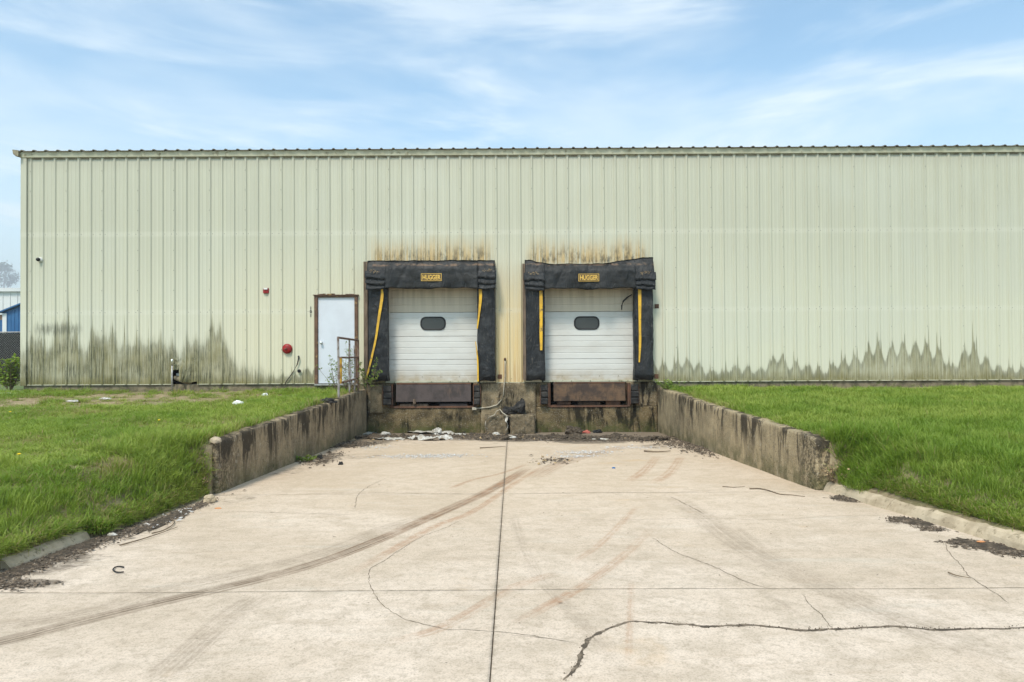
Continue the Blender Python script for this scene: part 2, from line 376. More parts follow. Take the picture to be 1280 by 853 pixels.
def grass_mat():
    t = NT('grass_blade')
    oi = t.n('ShaderNodeObjectInfo'); rnd = oi.outputs['Random']
    big = t.noise(0.55, 4); sm = t.noise(3.0, 4, 0.6, off=(3,1,0))
    col = t.mix(t.sstep(big, 0.38, 0.62), (0.185, 0.275, 0.034), (0.31, 0.375, 0.07))
    col = t.mix(t.mul(t.sstep(sm, 0.5, 0.7), 0.5), col, (0.35, 0.41, 0.10))
    col = t.mix(t.sstep(rnd, 0.6, 1.0, 0.0, 0.5), col, (0.095, 0.21, 0.022))
    dry = t.attr('dry'); 
    at_ = t.n('ShaderNodeAttribute'); at_.attribute_type = 'INSTANCER'; at_.attribute_name = 'dryness'
    blade = t.attr('blade')
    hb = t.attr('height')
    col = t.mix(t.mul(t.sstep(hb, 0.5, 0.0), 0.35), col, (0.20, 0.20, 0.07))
    df = t.math('GREATER_THAN', t.add(at_.outputs['Fac'], t.mul(blade, 0.35)), t.add(0.33, t.mul(blade, 1.0)))
    col = t.mix(t.mul(df, 0.9), col, (0.33, 0.25, 0.12))
    t.fin(col, 0.55, 0, 0.25)
    tr = t.n('ShaderNodeBsdfTranslucent'); t.put(tr.inputs[0], t.mix(0.5, col, (0.30, 0.46, 0.03)))
    ms = t.n('ShaderNodeMixShader'); ms.inputs[0].default_value = 0.35
    t.link(t.b.outputs[0], ms.inputs[1]); t.link(tr.outputs[0], ms.inputs[2]); t.link(ms.outputs[0], t.out.inputs[0])
    return t.m
def leaf_mat(name, c1, c2, trans=(0.3, 0.4, 0.05)):
    t = NT(name)
    col = t.mix(t.sstep(t.noise(9, 3), 0.35, 0.65), c1, c2); t.fin(col, 0.55, 0, 0.25)
    tr = t.n('ShaderNodeBsdfTranslucent'); t.put(tr.inputs[0], trans)
    ms = t.n('ShaderNodeMixShader'); ms.inputs[0].default_value = 0.3
    t.link(t.b.outputs[0], ms.inputs[1]); t.link(tr.outputs[0], ms.inputs[2]); t.link(ms.outputs[0], t.out.inputs[0])
    return t.m
def door_mat():
    t = NT('dock_door_white')
    x, z = t.x, t.z
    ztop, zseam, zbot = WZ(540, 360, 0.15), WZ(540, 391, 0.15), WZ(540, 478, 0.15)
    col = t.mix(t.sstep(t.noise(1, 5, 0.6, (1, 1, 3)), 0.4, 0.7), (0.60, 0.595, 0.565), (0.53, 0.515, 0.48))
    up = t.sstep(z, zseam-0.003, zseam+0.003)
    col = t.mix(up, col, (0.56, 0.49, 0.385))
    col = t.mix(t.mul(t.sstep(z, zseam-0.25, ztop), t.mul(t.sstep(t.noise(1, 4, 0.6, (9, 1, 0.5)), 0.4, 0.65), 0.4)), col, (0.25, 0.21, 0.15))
    col = t.mix(t.mul(t.sstep(z, zbot+0.42, zbot), t.add(0.25, t.mul(t.sstep(t.noise(2.5, 5, 0.65), 0.36, 0.62), 0.6))), col, (0.36, 0.28, 0.17))
    col = t.mix(t.mul(t.sstep(t.noise(1, 6, 0.8, (2.5, 1, 5), off=(4,0,2)), 0.65, 0.72), 0.35), col, (0.30, 0.27, 0.22))
    t.bump(t.noise(1, 3, 0.5, (2, 1, 6)), 0.12, 0.01)
    return t.fin(col, 0.45, 0, 0.4)
def vinyl_mat():
    t = NT('black_vinyl')
    col = t.mix(t.sstep(t.noise(2.5, 6, 0.7), 0.4, 0.7), (0.010, 0.011, 0.013), (0.032, 0.033, 0.035))
    col = t.mix(t.mul(t.sstep(t.noise(1, 7, 0.8, (9, 9, 3), off=(2,4,1)), 0.56, 0.68), 0.6), col, (0.15, 0.135, 0.115))
    col = t.mix(t.mul(t.sstep(t.noise(1, 5, 0.7, (3, 3, 9), dist=0.8, off=(7,4,1)), 0.56, 0.7), 0.45), col, (0.085, 0.085, 0.085))
    t.bump(t.add(t.noise(4, 5, 0.6, (1.3,1,0.8), dist=1.4), t.mul(t.noise(180, 2), 0.06)), 0.9, 0.05)
    return t.fin(col, 0.5, 0, 0.3)
def head_mat():
    t = NT('faded_black_vinyl')
    col = t.mix(t.sstep(t.noise(2.5, 6, 0.7, (0.6,1,2)), 0.38, 0.68), (0.010, 0.011, 0.012), (0.035, 0.034, 0.034))
    zt = WZ(540, 331, -0.4)
    br = t.mul(t.sstep(t.math('ABSOLUTE', t.sub(t.z, t.add(zt, t.mul(t.sub(t.noise(1.5, 2), 0.5), 0.06)))), 0.055, 0.0), t.sstep(t.noise(1, 5, 0.7, (5,1,9)), 0.45, 0.6))
    col = t.mix(t.mul(br, 0.7), col, (0.21, 0.13, 0.08))
    t.bump(t.add(t.noise(3.0, 5, 0.6, (1.5,1,0.8), dist=1.6), t.mul(t.noise(180, 2), 0.05)), 0.8, 0.06)
    return t.fin(col, 0.5, 0, 0.3)
def rust_steel(name, c1, c2, c3):
    t = NT(name)
    col = t.mix(t.sstep(t.noise(3, 6, 0.7), 0.38, 0.62), c1, c2)
    col = t.mix(t.mul(t.sstep(t.noise(1, 6, 0.75, (7, 7, 1.5), off=(2,2,2)), 0.52, 0.66), 0.7), col, c3)
    t.bump(t.noise(70, 4), 0.3, 0.004)
    return t.fin(col, 0.75, 0.15, 0.3)
def soil_mat():
    t = NT('lawn_soil')
    col = t.mix(t.sstep(t.noise(9, 6, 0.7), 0.36, 0.64), (0.22, 0.165, 0.10), (0.40, 0.32, 0.20))
    col = t.mix(t.mul(t.sstep(t.noise(1.2, 4), 0.45, 0.65), 0.4), col, (0.12, 0.15, 0.045))
    t.bump(t.noise(45, 6, 0.7), 0.8, 0.03)
    return t.fin(col, 0.95, 0, 0.1)

M = {}
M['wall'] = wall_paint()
M['trim'] = simple('trim_metal', (0.49, 0.475, 0.36), (0.41, 0.39, 0.28), 3, rough=0.5, c3=(0.25, 0.22, 0.14), s3=6)
M['trim_dark'] = simple('trim_rusty', (0.17, 0.14, 0.10), (0.32, 0.29, 0.2), 5, rough=0.7)
M['roof'] = simple('roof_metal', (0.18, 0.16, 0.12), (0.11, 0.09, 0.065), 3, rough=0.7)
M['screw'] = simple('screw_grey', (0.15, 0.145, 0.12), rough=0.6)
M['dark'] = simple('dark_void', (0.012, 0.011, 0.010), rough=0.9)  # near-black colour stands in for the darkness inside pits and cavities
M['found'] = simple('foundation_concrete', (0.22, 0.18, 0.12), (0.10, 0.085, 0.055), 5, rough=0.95, bump=0.6, c3=(0.09, 0.10, 0.035), s3=4)
M['retL'] = concrete_wall('retaining_concrete_left', (0.35, 0.27, 0.17), (0.24, 0.185, 0.12), (0.042, 0.034, 0.025), -0.24, 1.8, 0.5)
M['retR'] = concrete_wall('retaining_concrete_right', (0.42, 0.33, 0.205), (0.30, 0.24, 0.15), (0.042, 0.034, 0.025), -0.22, 1.5, 0.6)
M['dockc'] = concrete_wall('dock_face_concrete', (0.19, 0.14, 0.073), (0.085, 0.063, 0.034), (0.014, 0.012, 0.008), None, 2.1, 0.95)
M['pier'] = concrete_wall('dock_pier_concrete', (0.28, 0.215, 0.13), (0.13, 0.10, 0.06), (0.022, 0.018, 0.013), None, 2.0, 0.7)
M['block'] = simple('rough_aggregate_concrete', (0.17, 0.13, 0.08), (0.075, 0.06, 0.038), 10, rough=0.95, bump=1.0, bscale=45, c3=(0.42, 0.37, 0.28), s3=34)
M['drive'] = drive_mat()
M['kerb'] = simple('kerb_concrete', (0.52, 0.425, 0.30), (0.37, 0.295, 0.20), 5, rough=0.9, bump=0.6, c3=(0.20, 0.16, 0.10), s3=12)
M['crack'] = simple('crack_dirt', (0.085, 0.066, 0.048), (0.21, 0.165, 0.12), 18, rough=1.0)
M['soil'] = soil_mat()
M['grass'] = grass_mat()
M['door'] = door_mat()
M['vinyl'] = vinyl_mat()
M['head'] = head_mat()
M['wood'] = simple('weathered_wood', (0.17, 0.12, 0.085), (0.09, 0.065, 0.045), 4, rough=0.85, bump=0.5, stretch=(6,6,0.8))
M['yellow'] = simple('yellow_webbing', (0.68, 0.40, 0.035), (0.50, 0.29, 0.04), 6, rough=0.65, c3=(0.16, 0.11, 0.05), s3=9)
M['gold'] = simple('gold_print', (0.72, 0.46, 0.10), (0.60, 0.38, 0.09), 14, rough=0.6)
M['signdark'] = simple('sign_backing', (0.09, 0.06, 0.03), rough=0.6)
M['rubber'] = simple('black_rubber', (0.016, 0.015, 0.015), (0.05, 0.045, 0.04), 9, rough=0.75, bump=0.4)
M['gasket'] = simple('window_gasket', (0.018, 0.018, 0.020), rough=0.45)
M['lip'] = rust_steel('lip_steel_grey', (0.085, 0.066, 0.062), (0.052, 0.042, 0.040), (0.12, 0.08, 0.06))
M['lip2'] = rust_steel('lip_steel_rusty', (0.14, 0.085, 0.05), (0.055, 0.038, 0.030), (0.02, 0.017, 0.015))
M['rust'] = rust_steel('rusty_angle', (0.17, 0.085, 0.05), (0.10, 0.055, 0.038), (0.05, 0.035, 0.028))
M['doorleaf'] = simple('service_door_white', (0.60, 0.625, 0.68), (0.56, 0.58, 0.63), 2, rough=0.4)
M['frame'] = simple('brown_door_frame', (0.10, 0.055, 0.035), (0.15, 0.08, 0.05), 9, rough=0.6, c3=(0.42, 0.26, 0.10), s3=7)
M['chrome'] = simple('worn_chrome', (0.7, 0.7, 0.68), rough=0.3, metal=0.8)
M['red'] = simple('red_enamel', (0.30, 0.014, 0.014), (0.20, 0.012, 0.012), 14, rough=0.45)
M['clear'] = simple('strobe_lens', (0.75, 0.72, 0.70), rough=0.2)
M['white'] = simple('white_plastic', (0.72, 0.72, 0.70), (0.6, 0.6, 0.57), 10, rough=0.5)
M['black'] = simple('black_plastic', (0.012, 0.012, 0.013), rough=0.4)
M['ink'] = simple('black_numerals', (0.02, 0.02, 0.02), rough=0.6)
M['sheet'] = simple('dirty_plastic_sheet', (0.56, 0.54, 0.50), (0.36, 0.32, 0.26), 9, rough=0.4, c3=(0.19, 0.15, 0.10), s3=14)
M['railw'] = simple('peeling_rail_white', (0.30, 0.28, 0.27), (0.13, 0.09, 0.07), 12, rough=0.8, c3=(0.15, 0.08, 0.05), s3=18)
M['railr'] = simple('rail_rust', (0.12, 0.065, 0.045), (0.20, 0.15, 0.12), 12, rough=0.9)
M['raily'] = simple('rail_yellow', (0.5, 0.3, 0.04), (0.2, 0.1, 0.04), 12, rough=0.8)
M['galv'] = simple('galvanised', (0.42, 0.41, 0.40), (0.26, 0.24, 0.22), 14, rough=0.5, metal=0.4)
M['conduit'] = simple('old_conduit', (0.42, 0.38, 0.30), (0.28, 0.23, 0.17), 9, rough=0.6)
M['stem'] = simple('woody_stem', (0.20, 0.15, 0.10), (0.12, 0.09, 0.06), 20, rough=0.9)
M['leaf'] = leaf_mat('weed_leaf', (0.12, 0.21, 0.035), (0.24, 0.32, 0.06))
M['leafy'] = leaf_mat('shrub_leaf_yellowgreen', (0.26, 0.34, 0.05), (0.14, 0.24, 0.03))
M['leafd'] = leaf_mat('tree_leaf', (0.05, 0.075, 0.04), (0.09, 0.12, 0.055), (0.1, 0.15, 0.03))
M['flake'] = simple('dark_litter', (0.06, 0.046, 0.034), (0.16, 0.12, 0.085), 25, rough=1.0, c3=(0.40, 0.34, 0.27), s3=60)
M['mulch'] = simple('damp_mulch', (0.055, 0.042, 0.030), (0.11, 0.085, 0.06), 18, rough=1.0, bump=1.0, bscale=70)
M['chip'] = simple('pale_chips', (0.56, 0.54, 0.52), (0.34, 0.31, 0.28), 30, rough=0.8)
M['stone'] = simple('tan_stone', (0.50, 0.40, 0.29), (0.40, 0.32, 0.23), 12, rough=0.85, bump=0.2)
M['straw'] = simple('dry_straw', (0.40, 0.29, 0.16), (0.26, 0.18, 0.10), 12, rough=0.9)
M['orange'] = simple('orange_leaf', (0.55, 0.24, 0.10), rough=0.8)
M['pinkred'] = simple('faded_red_scrap', (0.42, 0.12, 0.09), rough=0.8)
M['blue'] = simple('blue_cladding', (0.022, 0.105, 0.26), (0.03, 0.13, 0.30), 1, rough=0.45)
M['whiteb'] = simple('white_cladding', (0.66, 0.66, 0.66), (0.6, 0.61, 0.62), 0.3, rough=0.5)
M['brick'] = simple('tan_cladding', (0.42, 0.25, 0.16), (0.35, 0.2, 0.13), 1, rough=0.8)
M['screenm'] = simple('black_privacy_mesh', (0.015, 0.016, 0.018), (0.03, 0.03, 0.032), 5, rough=0.8)
M['glass'] = (lambda t: t.fin((0.035, 0.037, 0.037), 0.18, 0, 0.5))(NT('door_window_glass'))
M['far_ground'] = simple('far_ground', (0.10, 0.14, 0.05), (0.17, 0.17, 0.08), 0.2, rough=1.0)
M['flower'] = simple('dandelion_yellow', (0.8, 0.55, 0.02), rough=0.7)

# ================================================================== LARGE STRUCTURE
D0 = at(640, 541, 0).z                      # dock floor height at the wall
#WALL_NEAR                            # y of the near ends of the retaining walls
def smooth(t): t = max(0.0, min(1.0, t)); return t*t*(3-2*t)
def walltop(y): return -0.155 - 0.011*abs(y) - 0.03*smooth((abs(y)-1.5)/2.0)
XLI, XRI = -3.70, 3.69
def right_inner(y): return 3.69 + 0.013*abs(y)
def kerb_x(side, y):
    a = max(0.0, WALL_NEAR - y)
    if side < 0: return -3.80 - 0.012*a
    return 3.88 + 0.10*a if a < 4 else 4.28 + 0.13*(a-4)
def lawn_edge(side, y):
    """|x| of the inner lawn edge"""
    if y > WALL_NEAR - 0.001: return abs(XLI)+0.10 if side < 0 else right_inner(y)+0.10
    if side < 0 and y > -11.1: return abs(kerb_x(-1, y)) - 0.02 + 0.05*fbm((y*1.7, 2, 2))
    return abs(kerb_x(side, y)) + 0.10
def lawn_z(x, y):
    side = -1 if x < 0 else 1
    if y >= WALL_NEAR: plateau = walltop(min(y, 0)) - 0.04
    else: plateau = walltop(WALL_NEAR) - 0.04 - 0.028*(abs(y - WALL_NEAR))
    plateau += 0.025*fbm((x*0.5, y*0.5, 3.0)) * smooth((abs(x)-4.0)/1.0)
    if y > 0: plateau = -0.19
    a = max(0.0, WALL_NEAR - y)
    covered = side < 0 and y > -11.1
    kz = drive_z(y) + (0.03 if covered else 0.115)
    b = max(0.0, min(1.0, (abs(x) - abs(kerb_x(side, y)) - (0.0 if covered else 0.16))/(0.55 + 0.30*min(a, 3.0))))
    b = b*(2-b)
    bank = kz + (plateau - kz)*b
    m = smooth((WALL_NEAR - y)/0.16)
    return plateau*(1-m) + bank*m
# --- far ground sheet
g = MB(); R = 1200
g.add([(-R,-50,-1.62),(R,-50,-1.62),(R,R,-1.62),(-R,R,-1.62)], [(0,1,2,3)])
tag(g.build('ground', M['far_ground'], fix=False), kind='structure')
# apron of level ground behind and left of the warehouse, reaching the far buildings
g = MB(); g.add([(-140, 0.02, -0.21), (-12.52, 0.02, -0.21), (-12.52, 160, -0.24), (-140, 160, -0.24)], [(0,1,2,3)])
tag(g.build('yard', M['far_ground'], fix=False), kind='structure')

# --- lawns
def lawn_sheet(side):
    xs = []; x = 0.0
    while x < 22: xs.append(x); x += 0.1 if x < 4 else 0.3
    ys = list(np.arange(-26, -12, 0.25)) + list(np.arange(-12, WALL_NEAR-0.05, 0.08)) + [WALL_NEAR-0.01, WALL_NEAR+0.005] + list(np.arange(WALL_NEAR+0.05, -8, 0.08)) + list(np.arange(-8, 0.13, 0.25))
    if ys[-1] < 0.02: ys.append(0.03)
    b = MB(); V = []
    for y in ys:
        e = side*lawn_edge(side, y)
        V.append((e - side*0.015, min(y, 0.03), drive_z(y) - 0.06))
        for x in xs:
            X = e + side*x; Y = min(y, 0.03)
            V.append((X, Y, lawn_z(X, Y) + 0.012*fbm((X*4, Y*4, 1))))
    nx = len(xs) + 1; F = []
    for j in range(len(ys)-1):
        for i in range(nx-1):
            a = j*nx+i; F.append((a, a+1, a+nx+1, a+nx))
    b.add(V, F); o = b.build('lawn', M['soil'], smooth=True)
    tag(o, kind='structure'); return o
lawn_sheet(-1); lawn_sheet(1)

# --- driveway of cast slabs
drive = tag(empty('driveway', (0, -8, drive_z(-8))), kind='structure')
def PL(pts): return np.array([on_drive(u, v).xy[:] for u, v in pts])
def sdist(P, pl):
    """signed distance and parameter along for points P (N,2)"""
    best = np.full(len(P), 1e9); sg = np.zeros(len(P)); al = np.zeros(len(P)); acc = 0
    tot = sum(np.linalg.norm(pl[i+1]-pl[i]) for i in range(len(pl)-1))
    for i in range(len(pl)-1):
        a, b = pl[i], pl[i+1]; d = b-a; L = np.linalg.norm(d); d = d/L
        r = P - a; t = np.clip(r @ d, 0, L); q = r - t[:, None]*d
        ds = np.hypot(q[:,0], q[:,1]); s = np.sign(d[0]*r[:,1]-d[1]*r[:,0])
        m = ds < best; best[m] = ds[m]; sg[m] = s[m]; al[m] = (acc + t[m])/tot; acc += L
    return best, sg, al
def smoothcurve(pts, n=6):
    P = [np.array(p, float) for p in pts]; P = [2*P[0]-P[1]] + P + [2*P[-1]-P[-2]]; out = []
    for i in range(1, len(P)-2):
        for k in range(n):
            t = k/n
            out.append(0.5*((2*P[i]) + (-P[i-1]+P[i+1])*t + (2*P[i-1]-5*P[i]+4*P[i+1]-P[i+2])*t*t + (-P[i-1]+3*P[i]-3*P[i+1]+P[i+2])*t**3))
    out.append(P[-2]); return [tuple(p) for p in out]
TGAIN = 1.35
TR = [  # pixels, half width m, strength, rust
    ([(-330,875),(-180,843),(0,803),(100,777),(180,757),(250,741),(330,722),(400,702),(460,680),(520,655),(580,628),(630,603),(662,584)], 0.085, 0.66, 0.62),
    ([(430,722),(540,660),(590,640),(640,606),(680,582)], 0.05, 0.0, 0.55),
    ([(560,612),(590,600),(625,592),(660,580)], 0.04, 0.1, 0.5),
    ([(-250,838),(-100,802),(0,783),(120,764),(190,740),(260,725),(330,709),(410,688),(480,662),(540,644)], 0.11, 0.24, 0.0),
    ([(190,853),(240,810),(290,768),(330,742)], 0.10, 0.22, 0.0),
    ([(840,620),(880,648),(930,684),(990,715),(1050,742),(1120,775),(1200,808),(1290,838)], 0.14, 0.22, 0.0),
    ([(905,650),(960,690),(1040,728),(1120,762),(1290,822)], 0.08, 0.13, 0.0),
    ([(640,640),(660,700),(700,750),(745,800),(790,850)], 0.05, 0.18, 0.0),
    ([(832,634),(818,655),(795,680),(765,706),(720,738),(680,760),(640,782)], 0.045, 0.0, 0.62),
    ([(796,632),(778,652),(750,680),(715,705)], 0.035, 0.0, 0.38),
    ([(700,715),(640,735),(600,758),(550,785),(485,803)], 0.05, 0.0, 0.36),
    ([(852,570),(838,590),(815,606)], 0.08, 0.0, 0.42),
    ([(822,570),(806,588),(785,603)], 0.08, 0.0, 0.50),
    ([(660,600),(700,580),(740,568),(790,556)], 0.16, 0.18, 0.28),
    ([(790,725),(788,760),(784,830)], 0.02, 0.0, 0.3),
    ([(850,690),(935,730),(1010,775)], 0.03, 0.12, 0.0),
]
TRW = [(np.array(smoothcurve(PL(p), 5)), a, b, c) for p, a, b, c in TR]
DRT = [  # pixel blobs: u, v, ru (m), rv (m), strength
    (640,549,2.2,0.45,0.7),(520,546,1.9,0.55,0.75),(790,549,1.6,0.4,0.6),(460,552,0.7,0.9,0.8),(740,552,0.9,0.5,0.9),(640,550,0.9,0.45,0.9),
    (690,577,0.6,0.6,0.42),(515,571,0.8,0.25,0.35),(730,568,0.7,0.5,0.4),(770,566,0.6,0.4,0.35),(830,558,0.7,0.6,0.55),(405,574,0.3,1.1,0.65),
    (362,590,0.25,0.6,0.5),(300,625,0.25,0.5,0.45),(180,660,0.35,0.5,0.5),(60,705,0.45,0.45,0.6),(20,730,0.35,0.12,0.75),(1060,626,0.2,0.2,0.6),
    (1140,655,0.25,0.2,0.6),(1230,682,0.3,0.2,0.6),(880,565,0.3,1.0,0.5),(450,570,0.6,0.5,0.5)]
DRTW = [(on_drive(u, v).xy[:], a, b, s) for u, v, a, b, s in DRT]
JX = -0.115
JY = [CY + d for d in (4.70, 8.5, 12.5)]
def slab(x0, x1, y0, y1, step):
    nx = max(2, int(round(abs(x1-x0)/step))); ny = max(2, int(round((y1-y0)/step)))
    X, Y = np.meshgrid(np.linspace(0, 1, nx+1), np.linspace(y0, y1, ny+1))
    X = x0 + (x1-x0)*X
    xx, yy = X.ravel(), Y.ravel(); P = np.stack([xx, yy], 1)
    zz = drive_z(yy) + 0.004*np.sin(xx*1.3+yy*0.9) + 0.002*np.sin(yy*3.1-xx*2.2)
    n = len(xx)
    idx = np.arange(n).reshape(ny+1, nx+1)
    F = np.stack([idx[:-1,:-1], idx[:-1,1:], idx[1:,1:], idx[1:,:-1]], -1).reshape(-1, 4)
    rim = np.concatenate([idx[0,:], idx[1:,-1], idx[-1,-2::-1], idx[-2:0:-1,0]])
    rv = n + np.arange(len(rim)); nxt = np.roll(np.arange(len(rim)), -1)
    # lowered rim: slightly rounded arris then down
    V = np.zeros((n+len(rim), 3)); V[:n,0]=xx; V[:n,1]=yy; V[:n,2]=zz
    V[n:] = V[rim]; V[n:,2] -= 0.12
    F2 = np.stack([rim[nxt], rim, rv, rv[nxt]], -1)
    FF = np.concatenate([F, F2])
    me = bpy.data.meshes.new('concrete_slab'); me.vertices.add(len(V)); me.vertices.foreach_set('co', V.ravel())
    me.loops.add(FF.size); me.loops.foreach_set('vertex_index', FF.ravel().astype(np.int32))
    me.polygons.add(len(FF)); me.polygons.foreach_set('loop_start', (np.arange(len(FF))*4).astype(np.int32))
    me.update(calc_edges=True); me.validate()
    P2 = V[:, :2]
    tr = np.zeros(len(V)); ru = np.zeros(len(V)); la = np.zeros(len(V)); bd = np.full(len(V), 1e9)
    for pl, hw, a, b in TRW:
        if pl[:,1].max() < y0-0.5 or pl[:,1].min() > y1+0.5: continue
        d, s, al = sdist(P2, pl); k = np.clip((hw*1.25-d)/(hw*0.6), 0, 1); k = k*k*(3-2*k)
        fade = np.clip(np.minimum(al, 1-al)*8, 0, 1); k = k*fade
        tr = np.maximum(tr, k*min(0.95, a*TGAIN)); ru = np.maximum(ru, k*np.minimum(0.95, b*1.05*(np.clip(al*1.6-0.35, 0.05, 1) if b == 0.62 else 1.0)))
        m = d < bd; bd[m] = d[m]; la[m] = (d*s)[m]
    dr = np.zeros(len(V))
    for (cx, cy), a, b, s in DRTW:
        q = ((P2[:,0]-cx)/a)**2 + ((P2[:,1]-cy)/b)**2; dr = np.maximum(dr, s*np.clip(1.25-q*0.7, 0, 1))
    dr = np.maximum(dr, 0.95*np.clip((P2[:,1]+2.5)/1.0, 0, 1)); dr = np.maximum(dr, 0.40*np.clip((P2[:,1]+5.0)/2.5, 0, 1))
    dr = np.maximum(dr, 0.42*np.clip(1-(P2[:,0]+3.72)/0.22, 0, 1)); dr = np.maximum(dr, 0.38*np.clip(1-(3.78-P2[:,0])/0.2, 0, 1)*(P2[:,1] > WALL_NEAR))
    jn = np.maximum(np.clip(1-np.abs(P2[:,0]-JX)/0.03, 0, 1), np.max([np.clip(1-np.abs(P2[:,1]-q)/0.025, 0, 1) for q in JY], axis=0))
    for nm, ar in (('track', tr), ('rust', ru), ('lateral', la), ('dirt', dr), ('joint', jn)):
        A = me.attributes.new(nm, 'FLOAT', 'POINT'); A.data.foreach_set('value', ar.astype(np.float32))
    me.materials.append(M['drive'])
    me.polygons.foreach_set('use_smooth', [True]*len(F) + [False]*len(F2))
    o = bpy.data.objects.new('concrete_slab', me); C.objects.link(o)
    o.parent = drive; o.matrix_parent_inverse = Matrix.Translation(-Vector(drive.location))
    return o
GAP = 0.0045
rows = [(-30.0, -24.5, 0.4), (-24.5, -20.6, 0.25), (-20.6, -16.6, 0.1), (-16.6, JY[0], 0.017), (JY[0], JY[1], 0.021), (JY[1], JY[2], 0.028), (JY[2], -0.02, 0.034)]
for y0, y1, st in rows:
    g0, g1 = GAP*0.8, GAP*0.8
    xl, xr = (-4.0, 4.05) if y0 >= JY[1]-0.01 else (-4.4, 6.2)
    if y0 >= JY[1]-0.01: xl, xr = -3.86, 3.98
    if y0 == JY[0]: xl, xr = -4.0, 4.75
    if y0 == -16.6: xl, xr = -4.1, 5.2
    slab(xl, JX-GAP*0.8, y0+g0, y1-g1, st); slab(JX+GAP*0.8, xr, y0+g0, y1-g1, st)
b = MB(); b.add([(-4.6,-30,drive_z(-30)-0.009),(6.3,-30,drive_z(-30)-0.009),(4.3,0.3,drive_z(0.3)-0.009),(-4.3,0.3,drive_z(0.3)-0.009)], [(0,1,2,3)])
o = b.build('joint_soil', M['crack'], drive, fix=False); o.matrix_parent_inverse = Matrix.Translation(-Vector(drive.location))
# cracks: narrow dirt-filled seams with broken edges
CR = [([(703,850),(716,840),(724,828),(728,813),(735,801),(748,793),(764,786),(785,779),(806,779),(830,780),(858,782),(880,784),(905,783),(940,782),(965,784),(1000,788),(1030,787),(1060,786),(1090,784),(1120,783),(1145,785),(1170,787),(1205,786),(1240,786),(1290,784)], 0.0085, 1),
      ([(815,672),(845,690),(868,699),(892,708),(920,722),(945,732),(968,737)], 0.0028, 0),
      ([(1003,742),(1010,753),(1022,764),(1034,778),(1040,786)], 0.0026, 0),
      ([(1182,680),(1187,692),(1197,702),(1208,716),(1222,727),(1245,742),(1262,754)], 0.003, 0),
      ([(578,650),(555,661),(530,670),(512,680),(497,690),(480,702),(464,712),(461,724),(466,738),(474,752),(490,765),(510,775),(530,780),(556,787),(585,788),(606,789),(640,792),(690,800)], 0.0022, 0),
      ([(482,598),(462,608),(447,620),(444,636)], 0.0028, 0),
      ([(838,621),(856,630),(880,643)], 0.004, 0),
      ([(700,648),(760,650),(830,649),(900,648),(960,650),(1040,646),(1105,645)], 0.0022, 0),
      ([(630,617),(540,617),(450,616),(380,618)], 0.003, 0),
      ([(240,643),(300,640),(380,642),(440,644)], 0.0028, 0),
      ([(640,617),(720,616),(830,616),(900,613)], 0.003, 0),
      ([(640,795),(680,799),(722,806)], 0.003, 0)]
def crack_ribbon(pts, hw, crumbly, seed):
    pl = np.array(smoothcurve(PL(pts), 6)); out = [pl[0]]
    for i in range(1, len(pl)):
        L = np.linalg.norm(pl[i]-pl[i-1]); n = max(1, int(L/0.02))
        for k in range(1, n+1): out.append(pl[i-1] + (pl[i]-pl[i-1])*k/n)
    b = MB(); V = []; N_ = len(out)
    for i, p in enumerate(out):
        t = out[min(i+1, N_-1)] - out[max(i-1, 0)]; t = t/(np.linalg.norm(t)+1e-9); nrm = np.array([-t[1], t[0]])
        jig = 0.012*fbm((p[0]*9, p[1]*9, seed)) + 0.005*fbm((p[0]*40, p[1]*40, seed))
        wv = hw*(0.45 + 1.3*abs(fbm((p[0]*14, p[1]*14, seed+5.0))) + 0.6*random.random()*crumbly) * min(1, 0.3+i/8, 0.3+(N_-1-i)/8)
        c = p + nrm*jig
        for s in (-1, 1):
            q = c + nrm*wv*s*(1+0.5*random.random()*crumbly); V.append((q[0], q[1], drive_z(q[1]) + 0.0055 + (0.004*math.sin(q[0]*1.3+q[1]*0.9)) + 0.002*math.sin(q[1]*3.1-q[0]*2.2)-0.0035))
    b.add(V, [(2*i, 2*i+1, 2*i+3, 2*i+2) for i in range(N_-1)])
    if crumbly:
        for k in range(420):
            i = random.randrange(N_); p = out[i] + np.array([random.gauss(0, 0.012), random.gauss(0, 0.016)]); r = random.uniform(0.002, 0.006)
            z = drive_z(p[1]) + 0.004; a = random.random()*6
            b.add([(p[0]+r*math.cos(a+q*2.1), p[1]+r*math.sin(a+q*2.1), z) for q in range(3)] + [(p[0], p[1], z+r)], [(0,1,3),(1,2,3),(2,0,3)])
    o = b.build('crack', M['crack'], drive, fix=False); o.matrix_parent_inverse = Matrix.Translation(-Vector(drive.location))
for i, (p, hw, cr) in enumerate(CR): crack_ribbon(p, hw, cr, i*7.3)

